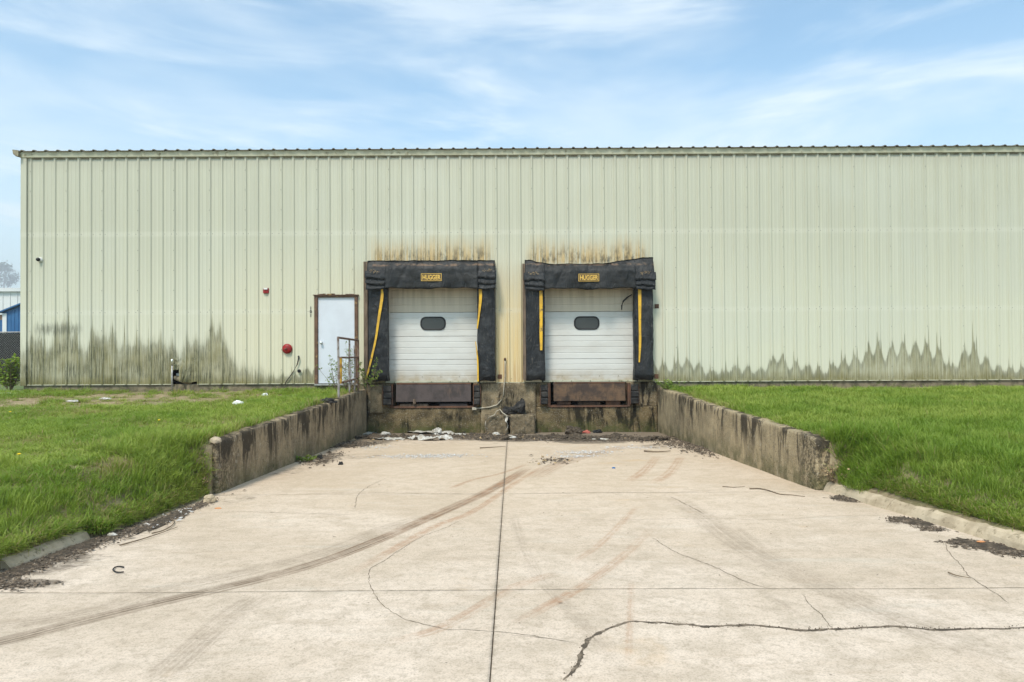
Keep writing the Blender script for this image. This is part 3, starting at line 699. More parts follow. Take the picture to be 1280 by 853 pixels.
# --- retaining walls
def retaining(side):
    root = empty('retaining_wall', ((XLI if side < 0 else 3.75), -4.4, drive_z(-4.4)))
    bm = bmesh.new()
    ny = 190; ys = np.linspace(WALL_NEAR, -0.06, ny)
    th = 0.21
    nz = 22; nt = 6
    def ring(y):
        xi = XLI if side < 0 else right_inner(y)
        xo = xi + side*th; zt = walltop(y); zb = drive_z(y) - 0.15
        L = []
        for k in range(nz+1): L.append((xi, zb + (zt-zb)*k/nz, 0))
        for k in range(1, nt+1): L.append((xi + side*th*k/nt, zt, 1))
        for k in range(1, 5): L.append((xo, zt - (zt-zb)*k/4, 2))
        return L
    rings = []
    for j, y in enumerate(ys):
        L = ring(y); row = []
        zt = walltop(y); xi = L[0][0]
        chip = max(0, fbm((y*2.2, side*3, 5.0)))*0.05 + max(0, fbm((y*7, side*4, 2.0)))*0.02
        endk = smooth((WALL_NEAR + 0.3 - y)/0.3)
        for (x, z, f) in L:
            p = Vector((x, y, z)); dtop = zt - z; din = abs(x - xi)
            n = 0.006*fbm((y*6, z*6, x*6)) + 0.003*fbm((y*22, z*22, x*22))
            if f == 0: p.x += side*(-n)
            edge = math.exp(-(dtop*dtop + din*din)/(2*0.035**2))
            p.x += side*chip*edge*0.8; p.z -= chip*edge*0.8 + (0.010*fbm((y*5, x*9, 7)) if f == 1 else 0)
            if endk > 0:
                rr = endk*(0.03 + 0.035*abs(fbm((y*9, z*5, x*9))))
                if dtop < 0.25: p.z -= rr*(1-dtop/0.25)*0.8
                p.y += endk*0.05*abs(fbm((z*6, x*8, side)))
            row.append(bm.verts.new(p))
        rings.append(row)
    for j in range(len(rings)-1):
        for k in range(len(rings[0])-1):
            bm.faces.new((rings[j][k], rings[j][k+1], rings[j+1][k+1], rings[j+1][k]))
    # near end face: triangulated fan grid between inner and outer faces
    r = rings[0]; m = 8; inner = r[:nz+1]
    grid = [inner]
    for q in range(1, m):
        col = []
        for k in range(nz+1):
            a = inner[k].co; f = q/m
            zt_ = r[nz + min(nt, max(0, round(f*nt)))].co.z
            zb_ = a.z if k == 0 else None
            z = inner[0].co.z + (zt_-inner[0].co.z)*k/nz
            x = inner[k].co.x + side*th*f
            col.append(bm.verts.new((x, WALL_NEAR + 0.03*fbm((x*14, z*9, 4.0)) + 0.02*(1-abs(2*f-1)) - 0.02, z)) )
        grid.append(col)
    outer = []
    for k in range(nz+1):
        z = inner[0].co.z + (r[nz+nt].co.z - inner[0].co.z)*k/nz
        outer.append(bm.verts.new((inner[0].co.x + side*th, WALL_NEAR+0.02*fbm((z*8, 1, 1)), z)))
    grid.append(outer)
    for q in range(len(grid)-1):
        for k in range(nz): bm.faces.new((grid[q][k], grid[q][k+1], grid[q+1][k+1], grid[q+1][k]))
    bmesh.ops.remove_doubles(bm, verts=bm.verts[:], dist=0.004)
    o = bm_obj(bm, 'wall_body', M['retL'] if side < 0 else M['retR'], root)
    o.matrix_parent_inverse = Matrix.Translation(-Vector(root.location))
    return root
tag(retaining(-1), 'dark stained concrete retaining wall holding the lawn on the left of the dock ramp', 'retaining wall', 'retaining walls of the dock ramp')
tag(retaining(1), 'lighter tan concrete retaining wall with black runs on the right of the dock ramp', 'retaining wall', 'retaining walls of the dock ramp')

# --- kerbs, in cast lengths
def kerb(side, label):
    root = tag(empty('kerb', (kerb_x(side, -10), -10, drive_z(-10))), label, 'kerb', 'kerbs along the driveway')
    cuts = [WALL_NEAR-0.02, -10.05, -11.9, -14.6, -17.6, -20.6, -24.5, -30] if side > 0 else [-11.15, -12.15, -12.32, -13.9, -17.6, -20.6, -24.5, -30]
    prof = [(0.0,-0.08),(0.005,0.0),(0.025,0.05),(0.06,0.095),(0.10,0.115),(0.15,0.122),(0.21,0.12),(0.26,0.105),(0.27,-0.08)]
    for a, c in zip(cuts[:-1], cuts[1:]):
        if side < 0 and a == -12.15: continue
        n = max(4, int((a-c)/0.08)) if a > -17 else 8; b = MB(); V = []
        for i in range(n+1):
            y = a - 0.006 + (c - a + 0.012)*i/n
            for (px, pz) in prof:
                ch = 0.008*fbm((y*6, px*20, side)) + 0.012*max(0, fbm((y*2.3, 3, side)))
                V.append((kerb_x(side, y) + side*(px + ch*0.6), y, drive_z(y) + pz - (ch if pz > 0.04 else 0) - (0.03 if side < 0 else 0)))
        m = len(prof); F = [(i*m+k, i*m+k+1, (i+1)*m+k+1, (i+1)*m+k) for i in range(n) for k in range(m-1)]
        F += [tuple(range(m)), tuple(n*m+k for k in reversed(range(m)))]
        b.add(V, F); o = b.build('kerb_segment', M['kerb'], root, smooth=False)
        o.matrix_parent_inverse = Matrix.Translation(-Vector(root.location))
kerb(-1, 'broken half buried concrete kerb under the grass edge on the left of the driveway')
kerb(1, 'rounded concrete kerb edging the grass on the right of the driveway')

# ================================================================== WAREHOUSE
wh = tag(empty('warehouse', (0, 0, 0)), 'long cream ribbed metal warehouse with algae streaks and two loading dock doors', 'warehouse')
ZTOP = 5.86
XL = WX(27); XR = RIB0 + PITCHR*3*40
# openings (x0,x1,z0,z1)
DX = [(WX(481), WX(600)), (WX(677), WX(797))]
DZ1 = WZ(540, 350)
MD = (WX(394), WX(447.5), -0.02, WZ(420, 372))
hole = (WX(217), WX(247), -0.02, 0.36)
OPEN = [(DX[0][0], DX[0][1], -0.1, DZ1), (DX[1][0], DX[1][1], -0.1, DZ1), MD, hole]
def prof_pts(x0, w, first=False):
    P = []
    rb, rt, h = 0.040, 0.017, 0.027
    n = int(round(w/PITCHR))
    P.append((0.0, -h-0.0015)); P.append((rt, -h-0.0015)); P.append((rb, 0))
    for k in range(n):
        x = k*PITCHR
        if k > 0: P += [(x-rb, 0), (x-rt, -h), (x+rt, -h), (x+rb, 0)]
        for q in (0.335, 0.665):       # low stiffener ribs
            c = x + PITCHR*q; P += [(c-0.022, 0), (c-0.012, -0.004), (c+0.012, -0.004), (c+0.022, 0)]
    P += [(w-rb, 0), (w-rt, -h), (w+0.008, -h)]
    return P
def panel_mesh(x0, w, z0=0.0, z1=ZTOP, ops=()):
    P = prof_pts(x0, w); xs = [p[0] for p in P]
    def yo(x):
        for (a, ya), (b, yb) in zip(P[:-1], P[1:]):
            if a <= x <= b and b > a: return ya + (yb-ya)*(x-a)/(b-a)
        return 0
    ex = []
    for (a, b, c, d) in ops:
        for q in (a-x0, b-x0):
            if 0 < q < w: ex.append(q)
    pts = sorted([(x, y) for x, y in P] + [(q, yo(q)) for q in ex]); B = MB()
    for (a, ya), (b, yb) in zip(pts[:-1], pts[1:]):
        if b - a < 1e-6: continue
        m = x0 + (a+b)/2; segs = [(z0, z1)]
        for (oa, ob, c, d) in ops:
            if oa < m < ob:
                ns = []
                for s0, s1 in segs:
                    if c > s0: ns.append((s0, min(c, s1)))
                    if d < s1: ns.append((max(d, s0), s1))
                segs = [s for s in ns if s[1]-s[0] > 0.001]
        for s0, s1 in segs:
            B.quad((a, ya, s0), (b, yb, s0), (b, yb, s1), (a, ya, s1))
    return B.mesh('wall_panel', M['wall'], fix=False)
shared = panel_mesh(0, PITCHR*3)
for k in range(40):
    x0 = RIB0 + k*PITCHR*3
    ops = [o for o in OPEN if o[0] < x0+PITCHR*3 and o[1] > x0]
    me = panel_mesh(x0, PITCHR*3, ops=ops) if ops else shared
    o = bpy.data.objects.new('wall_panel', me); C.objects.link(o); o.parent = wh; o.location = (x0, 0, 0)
# corner strip panel and corner trim
B = MB(); B.quad((XL+0.05, 0, 0), (RIB0-0.0, 0, 0), (RIB0-0.0, 0, ZTOP), (XL+0.05, 0, ZTOP)); B.build('wall_panel', M['wall'], wh, fix=False)
B = MB(); B.box(XL, XL+0.15, -0.045, 0.02, -0.02, ZTOP); B.box(XL, XL+0.02, 0.02, 0.2, -0.02, ZTOP-0.004); B.build('corner_trim', M['wall'], wh, bevel=0.004)
# side and back walls
B = MB(); XE = XR
B.box(XL+0.03, XL+0.06, 0.05, 30, 0, ZTOP-0.02); B.box(XE-0.05, XE-0.02, 0.02, 30, 0, ZTOP); B.box(XL+0.1, XE-0.1, 29.9, 30, 0, ZTOP); B.build('side_wall', M['wall'], wh)
B = MB(); B.box(XL+0.2, XE-0.2, 0.4, 0.42, 0.2, ZTOP-0.1); 
# foundation strip under the panels (recessed)
B = MB(); B.box(XL+0.04, WX(458)-0.01, 0.03, 0.3, -0.6, -0.004); B.build('foundation', M['found'], wh)
B = MB(); B.box(WX(818)+0.01, XE, 0.03, 0.3, -0.6, -0.004); B.build('foundation', M['found'], wh)
B = MB(); B.box(WX(248), WX(393)-0.001, 0.305, 0.32, -0.01, 0.4); B.box(XL+0.1, WX(393), 0.325, 0.335, -0.01, 0.5); B.build('cavity_dark_sheet', M['dark'], wh)  # near-black sheets added to keep the space behind the cladding dark
# base trim lines
for a, c in ((XL+0.01, hole[0]), (hole[1], MD[0]), (MD[1], WX(458)), (WX(818), XE), (WX(620), WX(656))):
    B = MB(); B.box(a, c, -0.012, 0.022, -0.014, 0.004); B.build('base_trim', M['trim'], wh)
# eave: fascia under the roof edge, panel tops tucked under it
EZ = WZ(640, 187.2)
B = MB(); zf0 = WZ(640, 194.5); 
B.add([(XL-0.02,-0.062,zf0),(XE,-0.062,zf0),(XE,-0.085,EZ-0.02),(XL-0.02,-0.085,EZ-0.02),(XL-0.02,0.06,zf0),(XE,0.06,zf0),(XE,0.06,EZ-0.02),(XL-0.02,0.06,EZ-0.02)],
      [(0,1,2,3),(5,4,7,6),(0,4,5,1),(3,2,6,7),(0,3,7,4),(1,5,6,2)])
B.build('eave_trim', M['trim'], wh)
# dark strips stand in for the shade of the foam closures under the fascia
B = MB()
for k in range(-1, 120):
    x = RIB0 + k*PITCHR
    if k >= 0: B.box(x+0.05, x+PITCHR-0.05, -0.012, -0.001, zf0-0.045, zf0-0.012)
o = B.build('closure_shadow', M['trim_dark'], wh, fix=False); o['kind'] = 'stuff'
# roof panels with rib ends showing along the eave
B = MB(); PW = PITCHR*3; slope = 1/12
P = []
for k in range(3):
    x = k*PITCHR; P += [(x, 0), (x+0.10, 0), (x+0.122, 0.028), (x+0.163, 0.028), (x+0.185, 0), ]
P.append((PW, 0))
V = []; th = 0.018
for (x, z) in P:
    for (y, dz) in ((-0.13, 0), (15.0, 15.13*slope)): V += [(x, y, z+dz), (x, y, z+dz-th)]
F = []
for i in range(len(P)-1):
    a, c = i*4, (i+1)*4
    F += [(a, c, c+2, a+2), (a+1, a+3, c+3, c+1), (a, a+1, c+1, c)]
B.add(V, F); rme = B.mesh('roof_panel', M['roof'], fix=False)
for k in range(41):
    o = bpy.data.objects.new('roof_panel', rme); C.objects.link(o); o.parent = wh; o.location = (XL + 0.03 + (k-0)*PW - 0.09, 0, EZ-0.004)
B = MB(); B.add([(XL-0.1,15,EZ+15.13*slope),(XE+0.5,15,EZ+15.13*slope),(XE+0.5,30.2,EZ),(XL-0.1,30.2,EZ)],[(0,1,2,3)]); B.build('rear_roof', M['roof'], wh, fix=False)
# rake trim end at the left corner
B = MB(); B.add([(XL-0.13,-0.16,EZ+0.025),(XL+0.02,-0.16,EZ+0.005),(XL+0.02,-0.16,EZ-0.14),(XL-0.04,-0.16,EZ-0.15),(XL-0.11,-0.16,EZ-0.09),
                 (XL-0.13,6,EZ+0.52),(XL+0.02,6,EZ+0.5),(XL+0.02,6,EZ+0.35),(XL-0.04,6,EZ+0.34),(XL-0.11,6,EZ+0.41)],
                [(0,1,2,3,4),(9,8,7,6,5),(0,5,6,1),(1,6,7,2),(2,7,8,3),(3,8,9,4),(4,9,5,0)])
B.build('rake_trim', M['trim_dark'], wh)
# fastener heads: girt rows beside every rib, seams every third rib
B = MB()
def screw(x, z, y):
    r = 0.011
    B.add([(x-r, y, z), (x, y, z-r), (x+r, y, z), (x, y, z+r), (x, y-0.009, z)], [(0,1,4),(1,2,4),(2,3,4),(3,0,4)])
def blocked(x, z): return any(a-0.02 < x < b+0.02 and c < z < d+0.05 for a, b, c, d in OPEN) or (-3.75 < x < -0.4 and z < 3.12) or (0.3 < x < 3.65 and z < 3.12)
for k in range(120):
    x = RIB0 + k*PITCHR
    for z in (3.83, 1.83, 0.09):
        if not blocked(x+0.065, z): screw(x+0.065, z, -0.001)
        if k % 3 == 0 and not blocked(x-0.065, z): screw(x-0.065, z, -0.001)
    if k % 3 == 0:
        for q in range(11):
            z = 0.35 + q*0.51
            if not blocked(x, z): screw(x + random.uniform(-0.004, 0.004), z, -0.0358)
o = B.build('fastener_heads', M['screw'], wh, fix=False); o['kind'] = 'stuff'

# --- dock foundation: lower face, side pieces, central pier, pits
Z_S = -0.012            # underside of the cladding at the docks
def conc(name, x0, x1, y0, y1, z0, z1, mat, amp=0.006, step=0.05, parent=wh, r=0.012):
    c = Vector(((x0+x1)/2, (y0+y1)/2, (z0+z1)/2)); h = Vector((abs(x1-x0)/2, abs(y1-y0)/2, abs(z1-z0)/2))
    def disp(p, n):
        q = p - c; e = sum(1 for i in range(3) if abs(abs(q[i])-h[i]) < 1e-4)
        d = amp*fbm((p.x*5, p.y*5, p.z*5)) + amp*0.6*fbm((p.x*20, p.y*20, p.z*20))
        if e >= 2: d -= r*(0.5 + abs(fbm((p.x*9, p.y*9, p.z*9)))*1.5)
        return p + n*d
    return bm_obj(subdiv_box(x0, x1, y0, y1, z0, z1, step, disp), name, mat, parent, smooth=True)
pit_z = WZ(540, 509.5)
PIT = [(WX(492), WX(591)), (WX(688), WX(783))]
xa, xb = XLI-0.02, 3.71
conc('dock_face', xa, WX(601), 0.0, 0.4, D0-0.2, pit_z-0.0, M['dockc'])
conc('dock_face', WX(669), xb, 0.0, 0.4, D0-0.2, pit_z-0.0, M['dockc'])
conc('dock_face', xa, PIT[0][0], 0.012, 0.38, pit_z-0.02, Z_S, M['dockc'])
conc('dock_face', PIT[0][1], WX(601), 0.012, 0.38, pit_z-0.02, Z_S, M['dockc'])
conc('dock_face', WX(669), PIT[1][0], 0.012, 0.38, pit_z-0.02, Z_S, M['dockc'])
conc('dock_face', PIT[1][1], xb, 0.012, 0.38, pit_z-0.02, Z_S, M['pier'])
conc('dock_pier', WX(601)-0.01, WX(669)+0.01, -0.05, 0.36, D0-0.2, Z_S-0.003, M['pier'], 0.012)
conc('patch_block', XLI+0.02, XLI+0.40, -0.05, 0.1, WZ(465, 517), WZ(465, 481), M['pier'], 0.006)
conc('sill_block', WX(838)-0.37, WX(838)+0.1, -0.33, 0.02, WZ(820, 500), WZ(820, 482), M['pier'], 0.01) if False else None
for a, c in PIT:
    B = MB(); z0 = pit_z-0.005; z1 = Z_S+0.02
    B.quad((a,0.38,z0),(c,0.38,z0),(c,1.6,z0),(a,1.6,z0)); B.quad((a,1.6,z0),(c,1.6,z0),(c,1.6,z1),(a,1.6,z1)); B.quad((a,0.38,z0),(a,1.6,z0),(a,1.6,z1),(a,0.38,z1))
    B.quad((c,0.38,z0),(c,1.6,z0),(c,1.6,z1),(c,0.38,z1)); B.quad((a,0.30,z1),(c,0.30,z1),(c,1.6,z1),(a,1.6,z1)); B.build('leveller_pit', M['dark'], wh, fix=False)

# --- dock doors (part of the warehouse): four ribbed sections and a window each
def arc_rect(cx, cz, w, h, r, n=7):
    out = []
    for (sx, sz, a0) in ((1,1,0),(-1,1,90),(-1,-1,180),(1,-1,270)):
        for k in range(n):
            a = math.radians(a0 + 90*k/(n-1)); out.append((cx + sx*(w/2-r) + r*math.cos(a), cz + sz*(h/2-r) + r*math.sin(a)))
    return out
def dock_door(x0, x1, seams, win, label):
    d = empty('dock_door', ((x0+x1)/2, 0.15, 0), wh); d['label'] = label
    inv = Matrix.Translation(-Vector(d.location)); Y = 0.15
    for s0, s1 in zip(seams[:-1], seams[1:]):       # s0 is the lower z
        B = MB(); hgt = s1-s0; nr = 4; P = [(s0+0.002, 0.02), (s0+0.004, 0.0)]
        for k in range(1, nr):
            z = s0 + hgt*k/nr; P += [(z-0.012, 0.0), (z-0.006, 0.007), (z+0.006, 0.007), (z+0.012, 0)]
        P += [(s1-0.012, 0.0), (s1-0.005, 0.014), (s1-0.002, 0.02)]
        V = []; 
        nx = 14
        for (z, yy) in P:
            for i in range(nx+1):
                x = x0 + (x1-x0)*i/nx; V.append((x, Y + yy + 0.004*fbm((x*1.5, z*2, 1)), z))
        B.add(V, [(j*(nx+1)+i, j*(nx+1)+i+1, (j+1)*(nx+1)+i+1, (j+1)*(nx+1)+i) for j in range(len(P)-1) for i in range(nx)])
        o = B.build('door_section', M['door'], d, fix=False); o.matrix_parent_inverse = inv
    B = MB(); B.box(x0, x1, Y-0.018, Y+0.02, seams[0]-0.02, seams[0]+0.028); o = B.build('bottom_bar', M['trim'], d, bevel=0.003); o.matrix_parent_inverse = inv
    B = MB()
    for k in range(5):
        x = x0 + (x1-x0)*(0.1+0.2*k); B.box(x-0.012, x+0.012, Y-0.026, Y-0.016, seams[0]-0.008, seams[0]+0.016)
    for k in range(4):
        x = x0 + (x1-x0)*(0.2+0.2*k); B.box(x-0.009, x+0.009, Y-0.012, Y-0.002, seams[0]+0.12, seams[0]+0.138)
    o = B.build('bolts', M['trim_dark'], d); o.matrix_parent_inverse = inv; o['kind'] = 'stuff'
    cx, cz, ww, hh = win
    out = arc_rect(cx, cz, ww, hh, hh*0.42); inn = arc_rect(cx, cz, ww-0.075, hh-0.075, hh*0.42-0.035); n = len(out)
    B = MB(); V = [(x, Y-0.004, z) for x, z in out] + [(x, Y-0.026, z) for x, z in [((a[0]+b_[0]*0.3)/1.3, (a[1]+b_[1]*0.3)/1.3) for a, b_ in zip(out, inn)]] + [(x, Y-0.022, z) for x, z in inn] + [(x, Y+0.0, z) for x, z in inn]
    F = []
    for q in range(3):
        for k in range(n): k2 = (k+1) % n; F.append((q*n+k, q*n+k2, (q+1)*n+k2, (q+1)*n+k))
    B.add(V, F); o = B.build('window_gasket', M['gasket'], d, smooth=True); o.matrix_parent_inverse = inv
    B = MB(); B.add([(x, Y-0.010, z) for x, z in inn], [tuple(range(n))]); o = B.build('window_pane', M['glass'], d, fix=False); o.matrix_parent_inverse = inv
    # jambs and header behind the seal, floor sill
    B = MB(); B.box(x0-0.12, x0+0.0, Y-0.05, Y+0.1, seams[0]-0.01, seams[-1]+0.05); B.box(x1, x1+0.12, Y-0.05, Y+0.1, seams[0]-0.01, seams[-1]+0.05); B.box(x0-0.12, x1+0.12, Y-0.05, Y+0.1, seams[-1]+0.05, seams[-1]+0.2)
    o = B.build('door_jamb', M['dark'], d); o.matrix_parent_inverse = inv
    return d
Yd = 0.15
def sm(u, vs): return sorted([WZ(u, v, Yd) for v in vs])
dock_door(WX(482, Yd), WX(597, Yd), sm(540, (353, 390.5, 420.5, 449.5, 477.5)), (WX(541.5, Yd), WZ(541, 404.5, Yd), 32/48.6, 17/48.6), 'left dock door with a clean lower half')
dock_door(WX(679, Yd), WX(796, Yd), sm(736, (353, 389.5, 419.5, 448.5, 476.5)), (WX(733.5, Yd), WZ(734, 404, Yd), 32/48.6, 17/48.6), 'right dock door with scuffed lower corner')

# --- service door
sdp = empty('service_door', (WX(421), 0, 0), wh); inv = Matrix.Translation(-Vector(sdp.location))
def part(B, name, mat, parent, **k):
    o = B.build(name, mat, parent, **k); o.matrix_parent_inverse = Matrix.Translation(-parent.matrix_basis.translation - (parent.parent.matrix_basis.translation if parent.parent else Vector()))
    return o
zt = MD[3]
B = MB(); fx0, fx1 = MD[0], MD[1]
B.box(fx0-0.005, fx0+0.075, -0.055, 0.1, -0.03, zt); B.box(fx1-0.075, fx1+0.005, -0.055, 0.1, -0.03, zt); B.box(fx0-0.005, fx1+0.005, -0.055, 0.1, zt+0.001, zt+0.045)
part(B, 'door_frame', M['frame'], sdp, bevel=0.004)
B = MB(); B.box(fx0-0.03, fx1+0.03, -0.085, -0.0, zt+0.047, zt+0.065)
for k in range(12):
    x = fx0 + random.random()*(fx1-fx0); B.box(x-0.03, x+0.03, -0.08, -0.03, zt+0.066, zt+0.075+random.random()*0.02)
part(B, 'drip_cap', M['frame'], sdp)
B = MB(); B.box(fx0+0.078, fx1-0.078, -0.005, 0.045, 0.0, zt-0.004); part(B, 'door_leaf', M['doorleaf'], sdp, bevel=0.003)
B = MB(); kx = WX(402.2); kz = WZ(402, 428.8); B.tube([(kx,-0.006,kz),(kx,-0.012,kz),(kx,-0.045,kz),(kx,-0.055,kz),(kx,-0.085,kz),(kx,-0.09,kz)], [0.036,0.036,0.014,0.03,0.032,0.016], 14); part(B, 'door_knob', M['chrome'], sdp, smooth=True)
B = MB(); B.box(fx0, fx1, -0.09, 0.1, -0.05, -0.012); part(B, 'threshold', M['galv'], sdp)
for k, v in enumerate((385.5, 390.0, 394.8)):
    cu = bpy.data.curves.new('numeral', 'FONT'); cu.body = '101'[k]; cu.size = 0.105; cu.align_x = 'CENTER'; cu.align_y = 'CENTER'; cu.extrude = 0.002; cu.offset = 0.003
    to = bpy.data.objects.new('numeral', cu); C.objects.link(to); bpy.context.view_layer.update()
    me = bpy.data.meshes.new_from_object(to.evaluated_get(bpy.context.evaluated_depsgraph_get())); bpy.data.objects.remove(to)
    me.materials.clear(); me.materials.append(M['ink'])
    o = bpy.data.objects.new('house_numeral', me); C.objects.link(o); o.parent = wh; o.location = (WX(388.8), -0.009, WZ(389, v)); o.rotation_euler = (math.pi/2, 0, 0)

# --- torn cladding left of the service door
def crumple(name, pts_grid, mat, parent=None, amp=0.0, thick=0.0015, smooth=False):
    B = MB(); ny = len(pts_grid); nx = len(pts_grid[0]); V = [p for r in pts_grid for p in r]
    V = [Vector(p) + Vector((0, amp*fbm((p[0]*9, p[1]*9, p[2]*9)), 0)) for p in V]
    B.add(V, [(j*nx+i, j*nx+i+1, (j+1)*nx+i+1, (j+1)*nx+i) for j in range(ny-1) for i in range(nx-1)])
    return B.build(name, mat, parent, fix=False, smooth=smooth)
def flap(u0, u1, v0, v1, bulge, tip, seed):
    n = 12; G = []
    for j in range(n+1):
        f = j/n; row = []
        for i in range(n+1):
            e = i/n
            p = at(u0 + (u1-u0)*e + math.sin(e*3+seed)*1.2*f*f - tip*f*f*(1-e), v0 + (v1-v0)*f - 3.0*abs(e-0.45)*f*f, 0)
            y = -0.012 - bulge*f*f*(0.4+math.sin(e*math.pi*1.1+seed*0.7)) + 0.02*fbm((e*4, f*4, seed))
            row.append((p.x, min(y, -0.004), p.z))
        G.append(row)
    return crumple('torn_cladding', G, M['wall'], wh, 0.012)
flap(216.5, 226, 447.5, 462.5, 0.02, 0, 1); flap(224.5, 236, 449, 477.5, 0.10, -2, 2); flap(235, 247.5, 447.5, 478.5, 0.12, 2, 3)
B = MB(); B.box(hole[0]-0.1, hole[1]+0.1, 0.2, 0.24, -0.1, 0.6); B.build('cavity_dark_sheet', M['dark'], wh)  # near-black sheet standing in for the dark cavity behind the hole
B = MB(); B.tube([at(217, 472, 0.05), at(232, 476, 0.04), at(240, 479, 0.05)], [0.05, 0.09, 0.03], 7); B.build('torn_insulation', M['found'], wh, smooth=True)
B = MB(); B.box(*sorted((WX(218), WX(223))), 0.1, 0.14, WZ(220, 470), WZ(220, 467)); B.build('torn_insulation', M['white'], wh)

# ================================================================== THINGS ON THE WALL
def thing(name, label, cat, loc, group=None): return tag(empty(name, loc), label, cat, group)
def P_(B, name, mat, root, **k):
    o = B.build(name, mat, root, **k); o.matrix_parent_inverse = Matrix.Translation(-Vector(root.location)); return o
def solid(B, name, mat, label, cat, group=None, **k):
    # one mesh thing whose origin sits at its own base
    mn = Vector((sum(v[0] for v in B.v)/len(B.v), sum(v[1] for v in B.v)/len(B.v), min(v[2] for v in B.v)))
    B.v = [tuple(Vector(v)-mn) for v in B.v]
    o = B.build(name, mat, None, **k); o.location = mn; return tag(o, label, cat, group)

# security camera
p = at(51.8, 325.2, 0)
r = thing('security_camera', 'small white dome security camera high near the left corner of the warehouse', 'security camera', p)
B = MB(); B.tube([p+Vector((0,-0.004,0)), p+Vector((0,-0.05,0)), p+Vector((0,-0.07,0))], [0.062,0.062,0.05], 18); P_(B, 'camera_base', M['white'], r, smooth=False)
B = MB(); q = p+Vector((-0.022,-0.10,0)); B.tube([q+Vector((0.02,0.05,0)), q+Vector((0.01,0.03,0)), q, q+Vector((-0.008,-0.02,0)), q+Vector((-0.01,-0.03,0))], [0.03,0.046,0.048,0.036,0.01], 16); P_(B, 'camera_lens', M['black'], r, smooth=True)
# alarm strobe
p = at(333.3, 363.7, 0)
r = thing('alarm_strobe', 'small red fire alarm strobe box mounted above the alarm bell', 'fire alarm', p)
B = MB(); B.box(p.x-0.072, p.x+0.072, -0.06, -0.004, p.z-0.072, p.z+0.066); P_(B, 'strobe_body', M['red'], r, bevel=0.012)
B = MB(); B.box(p.x-0.05, p.x+0.05, -0.082, -0.061, p.z+0.022, p.z+0.064); P_(B, 'strobe_lens', M['clear'], r, bevel=0.008)
# bell
p = at(359.8, 436.2, 0)
r = thing('alarm_bell', 'round red alarm bell low on the wall left of the service door', 'alarm bell', p)
B = MB(); ys = [-0.03,-0.045,-0.07,-0.09,-0.10]; rs = [0.125,0.128,0.115,0.075,0.02]; B.tube([(p.x, y, p.z) for y in ys], rs, 28); P_(B, 'gong', M['red'], r, smooth=True)
B = MB(); B.tube([(p.x, -0.002, p.z), (p.x, -0.032, p.z)], 0.07, 16); P_(B, 'bell_base', M['frame'], r)
B = MB(); B.tube([(p.x, -0.10, p.z), (p.x, -0.125, p.z)], [0.02, 0.014], 10); B.tube([(p.x-0.05,-0.11,p.z-0.01),(p.x,-0.115,p.z)], 0.012, 6); P_(B, 'hub_nut', M['frame'], r)
# pipe stubs / cable
B = MB(); B.tube([at(373.2, 445.5, -0.01), at(373.5, 448, -0.06), at(371.5, 456, -0.05), at(366, 466, -0.05), at(358, 477, -0.04), at(356, 481, -0.06)], [0.022,0.018,0.012,0.012,0.011,0.011], 7)
solid(B, 'cable', M['black'], 'black cable sagging from a wall outlet down to the grass left of the service door', 'cable', smooth=True)
B = MB(); B.tube([at(374, 464, 0.0), at(374, 464, -0.05)], 0.038, 14); B.tube([at(374, 464, -0.05), at(374, 464, -0.06)], [0.045, 0.045], 14)
solid(B, 'pipe_stub', M['black'], 'black round pipe stub just under the sagging cable by the service door', 'pipe')
# vent pipe
p = at(215.3, 486, -0.12)
r = thing('standpipe', 'thin grey steel standpipe with a silver cap beside the torn cladding', 'pipe', p)
tp = WZ(215, 449, -0.12); B = MB(); B.tube([(p.x, -0.12, p.z-0.1), (p.x, -0.12, tp-0.14)], 0.021, 12); P_(B, 'pipe', M['galv'], r, smooth=True)
B = MB(); B.tube([(p.x, -0.12, tp-0.16), (p.x, -0.12, tp-0.03), (p.x, -0.12, tp)], [0.03, 0.03, 0.024], 12); P_(B, 'pipe_cap', M['chrome'], r, smooth=True)
# rusty brackets
for (u, v, lab) in ((821, 383, 'small rusty bracket at mid height on the wall right of the right dock seal'), (820.5, 470.5, 'small rusty bracket at the foot of the wall right of the right dock seal'), (625, 471, 'square rusty bracket at the foot of the wall strip between the two dock seals')):
    p = at(u, v, 0); B = MB(); B.box(p.x-0.055, p.x+0.05, -0.012, -0.002, p.z-0.055, p.z+0.055); B.box(p.x-0.055, p.x-0.043, -0.08, -0.0125, p.z-0.05, p.z+0.05); B.tube([(p.x+0.015, -0.013, p.z), (p.x+0.015, -0.03, p.z)], 0.014, 8)
    solid(B, 'bracket', M['rust'], lab, 'bracket')
# hanging conduit down the pier
pts = [at(631.3, 449.5, -0.05), at(631.3, 470, -0.07), at(630, 482, -0.075), at(629.3, 494, -0.08), at(626.5, 501, -0.08), at(621, 506.5, -0.08), at(612, 509.2, -0.07), at(600, 510.5, -0.06), at(591, 511, -0.05)]
r = thing('conduit', 'bent metal conduit running down the wall strip and over the pier between the docks', 'conduit', at(630, 505, -0.08))
B = MB(); B.tube(pts, 0.017, 10); P_(B, 'conduit_pipe', M['conduit'], r, smooth=True)
c = at(593.5, 511, -0.06); B = MB(); B.box(c.x-0.07, c.x+0.045, -0.1, -0.02, c.z-0.035, c.z+0.035); P_(B, 'junction_box', M['conduit'], r, bevel=0.008)
c = pts[0]; B = MB(); B.tube([c+Vector((0,0,-0.03)), c+Vector((0,0,0.02)), c+Vector((0,0,0.04))], [0.027,0.03,0.018], 10); P_(B, 'end_cap', M['rust'], r, smooth=True)

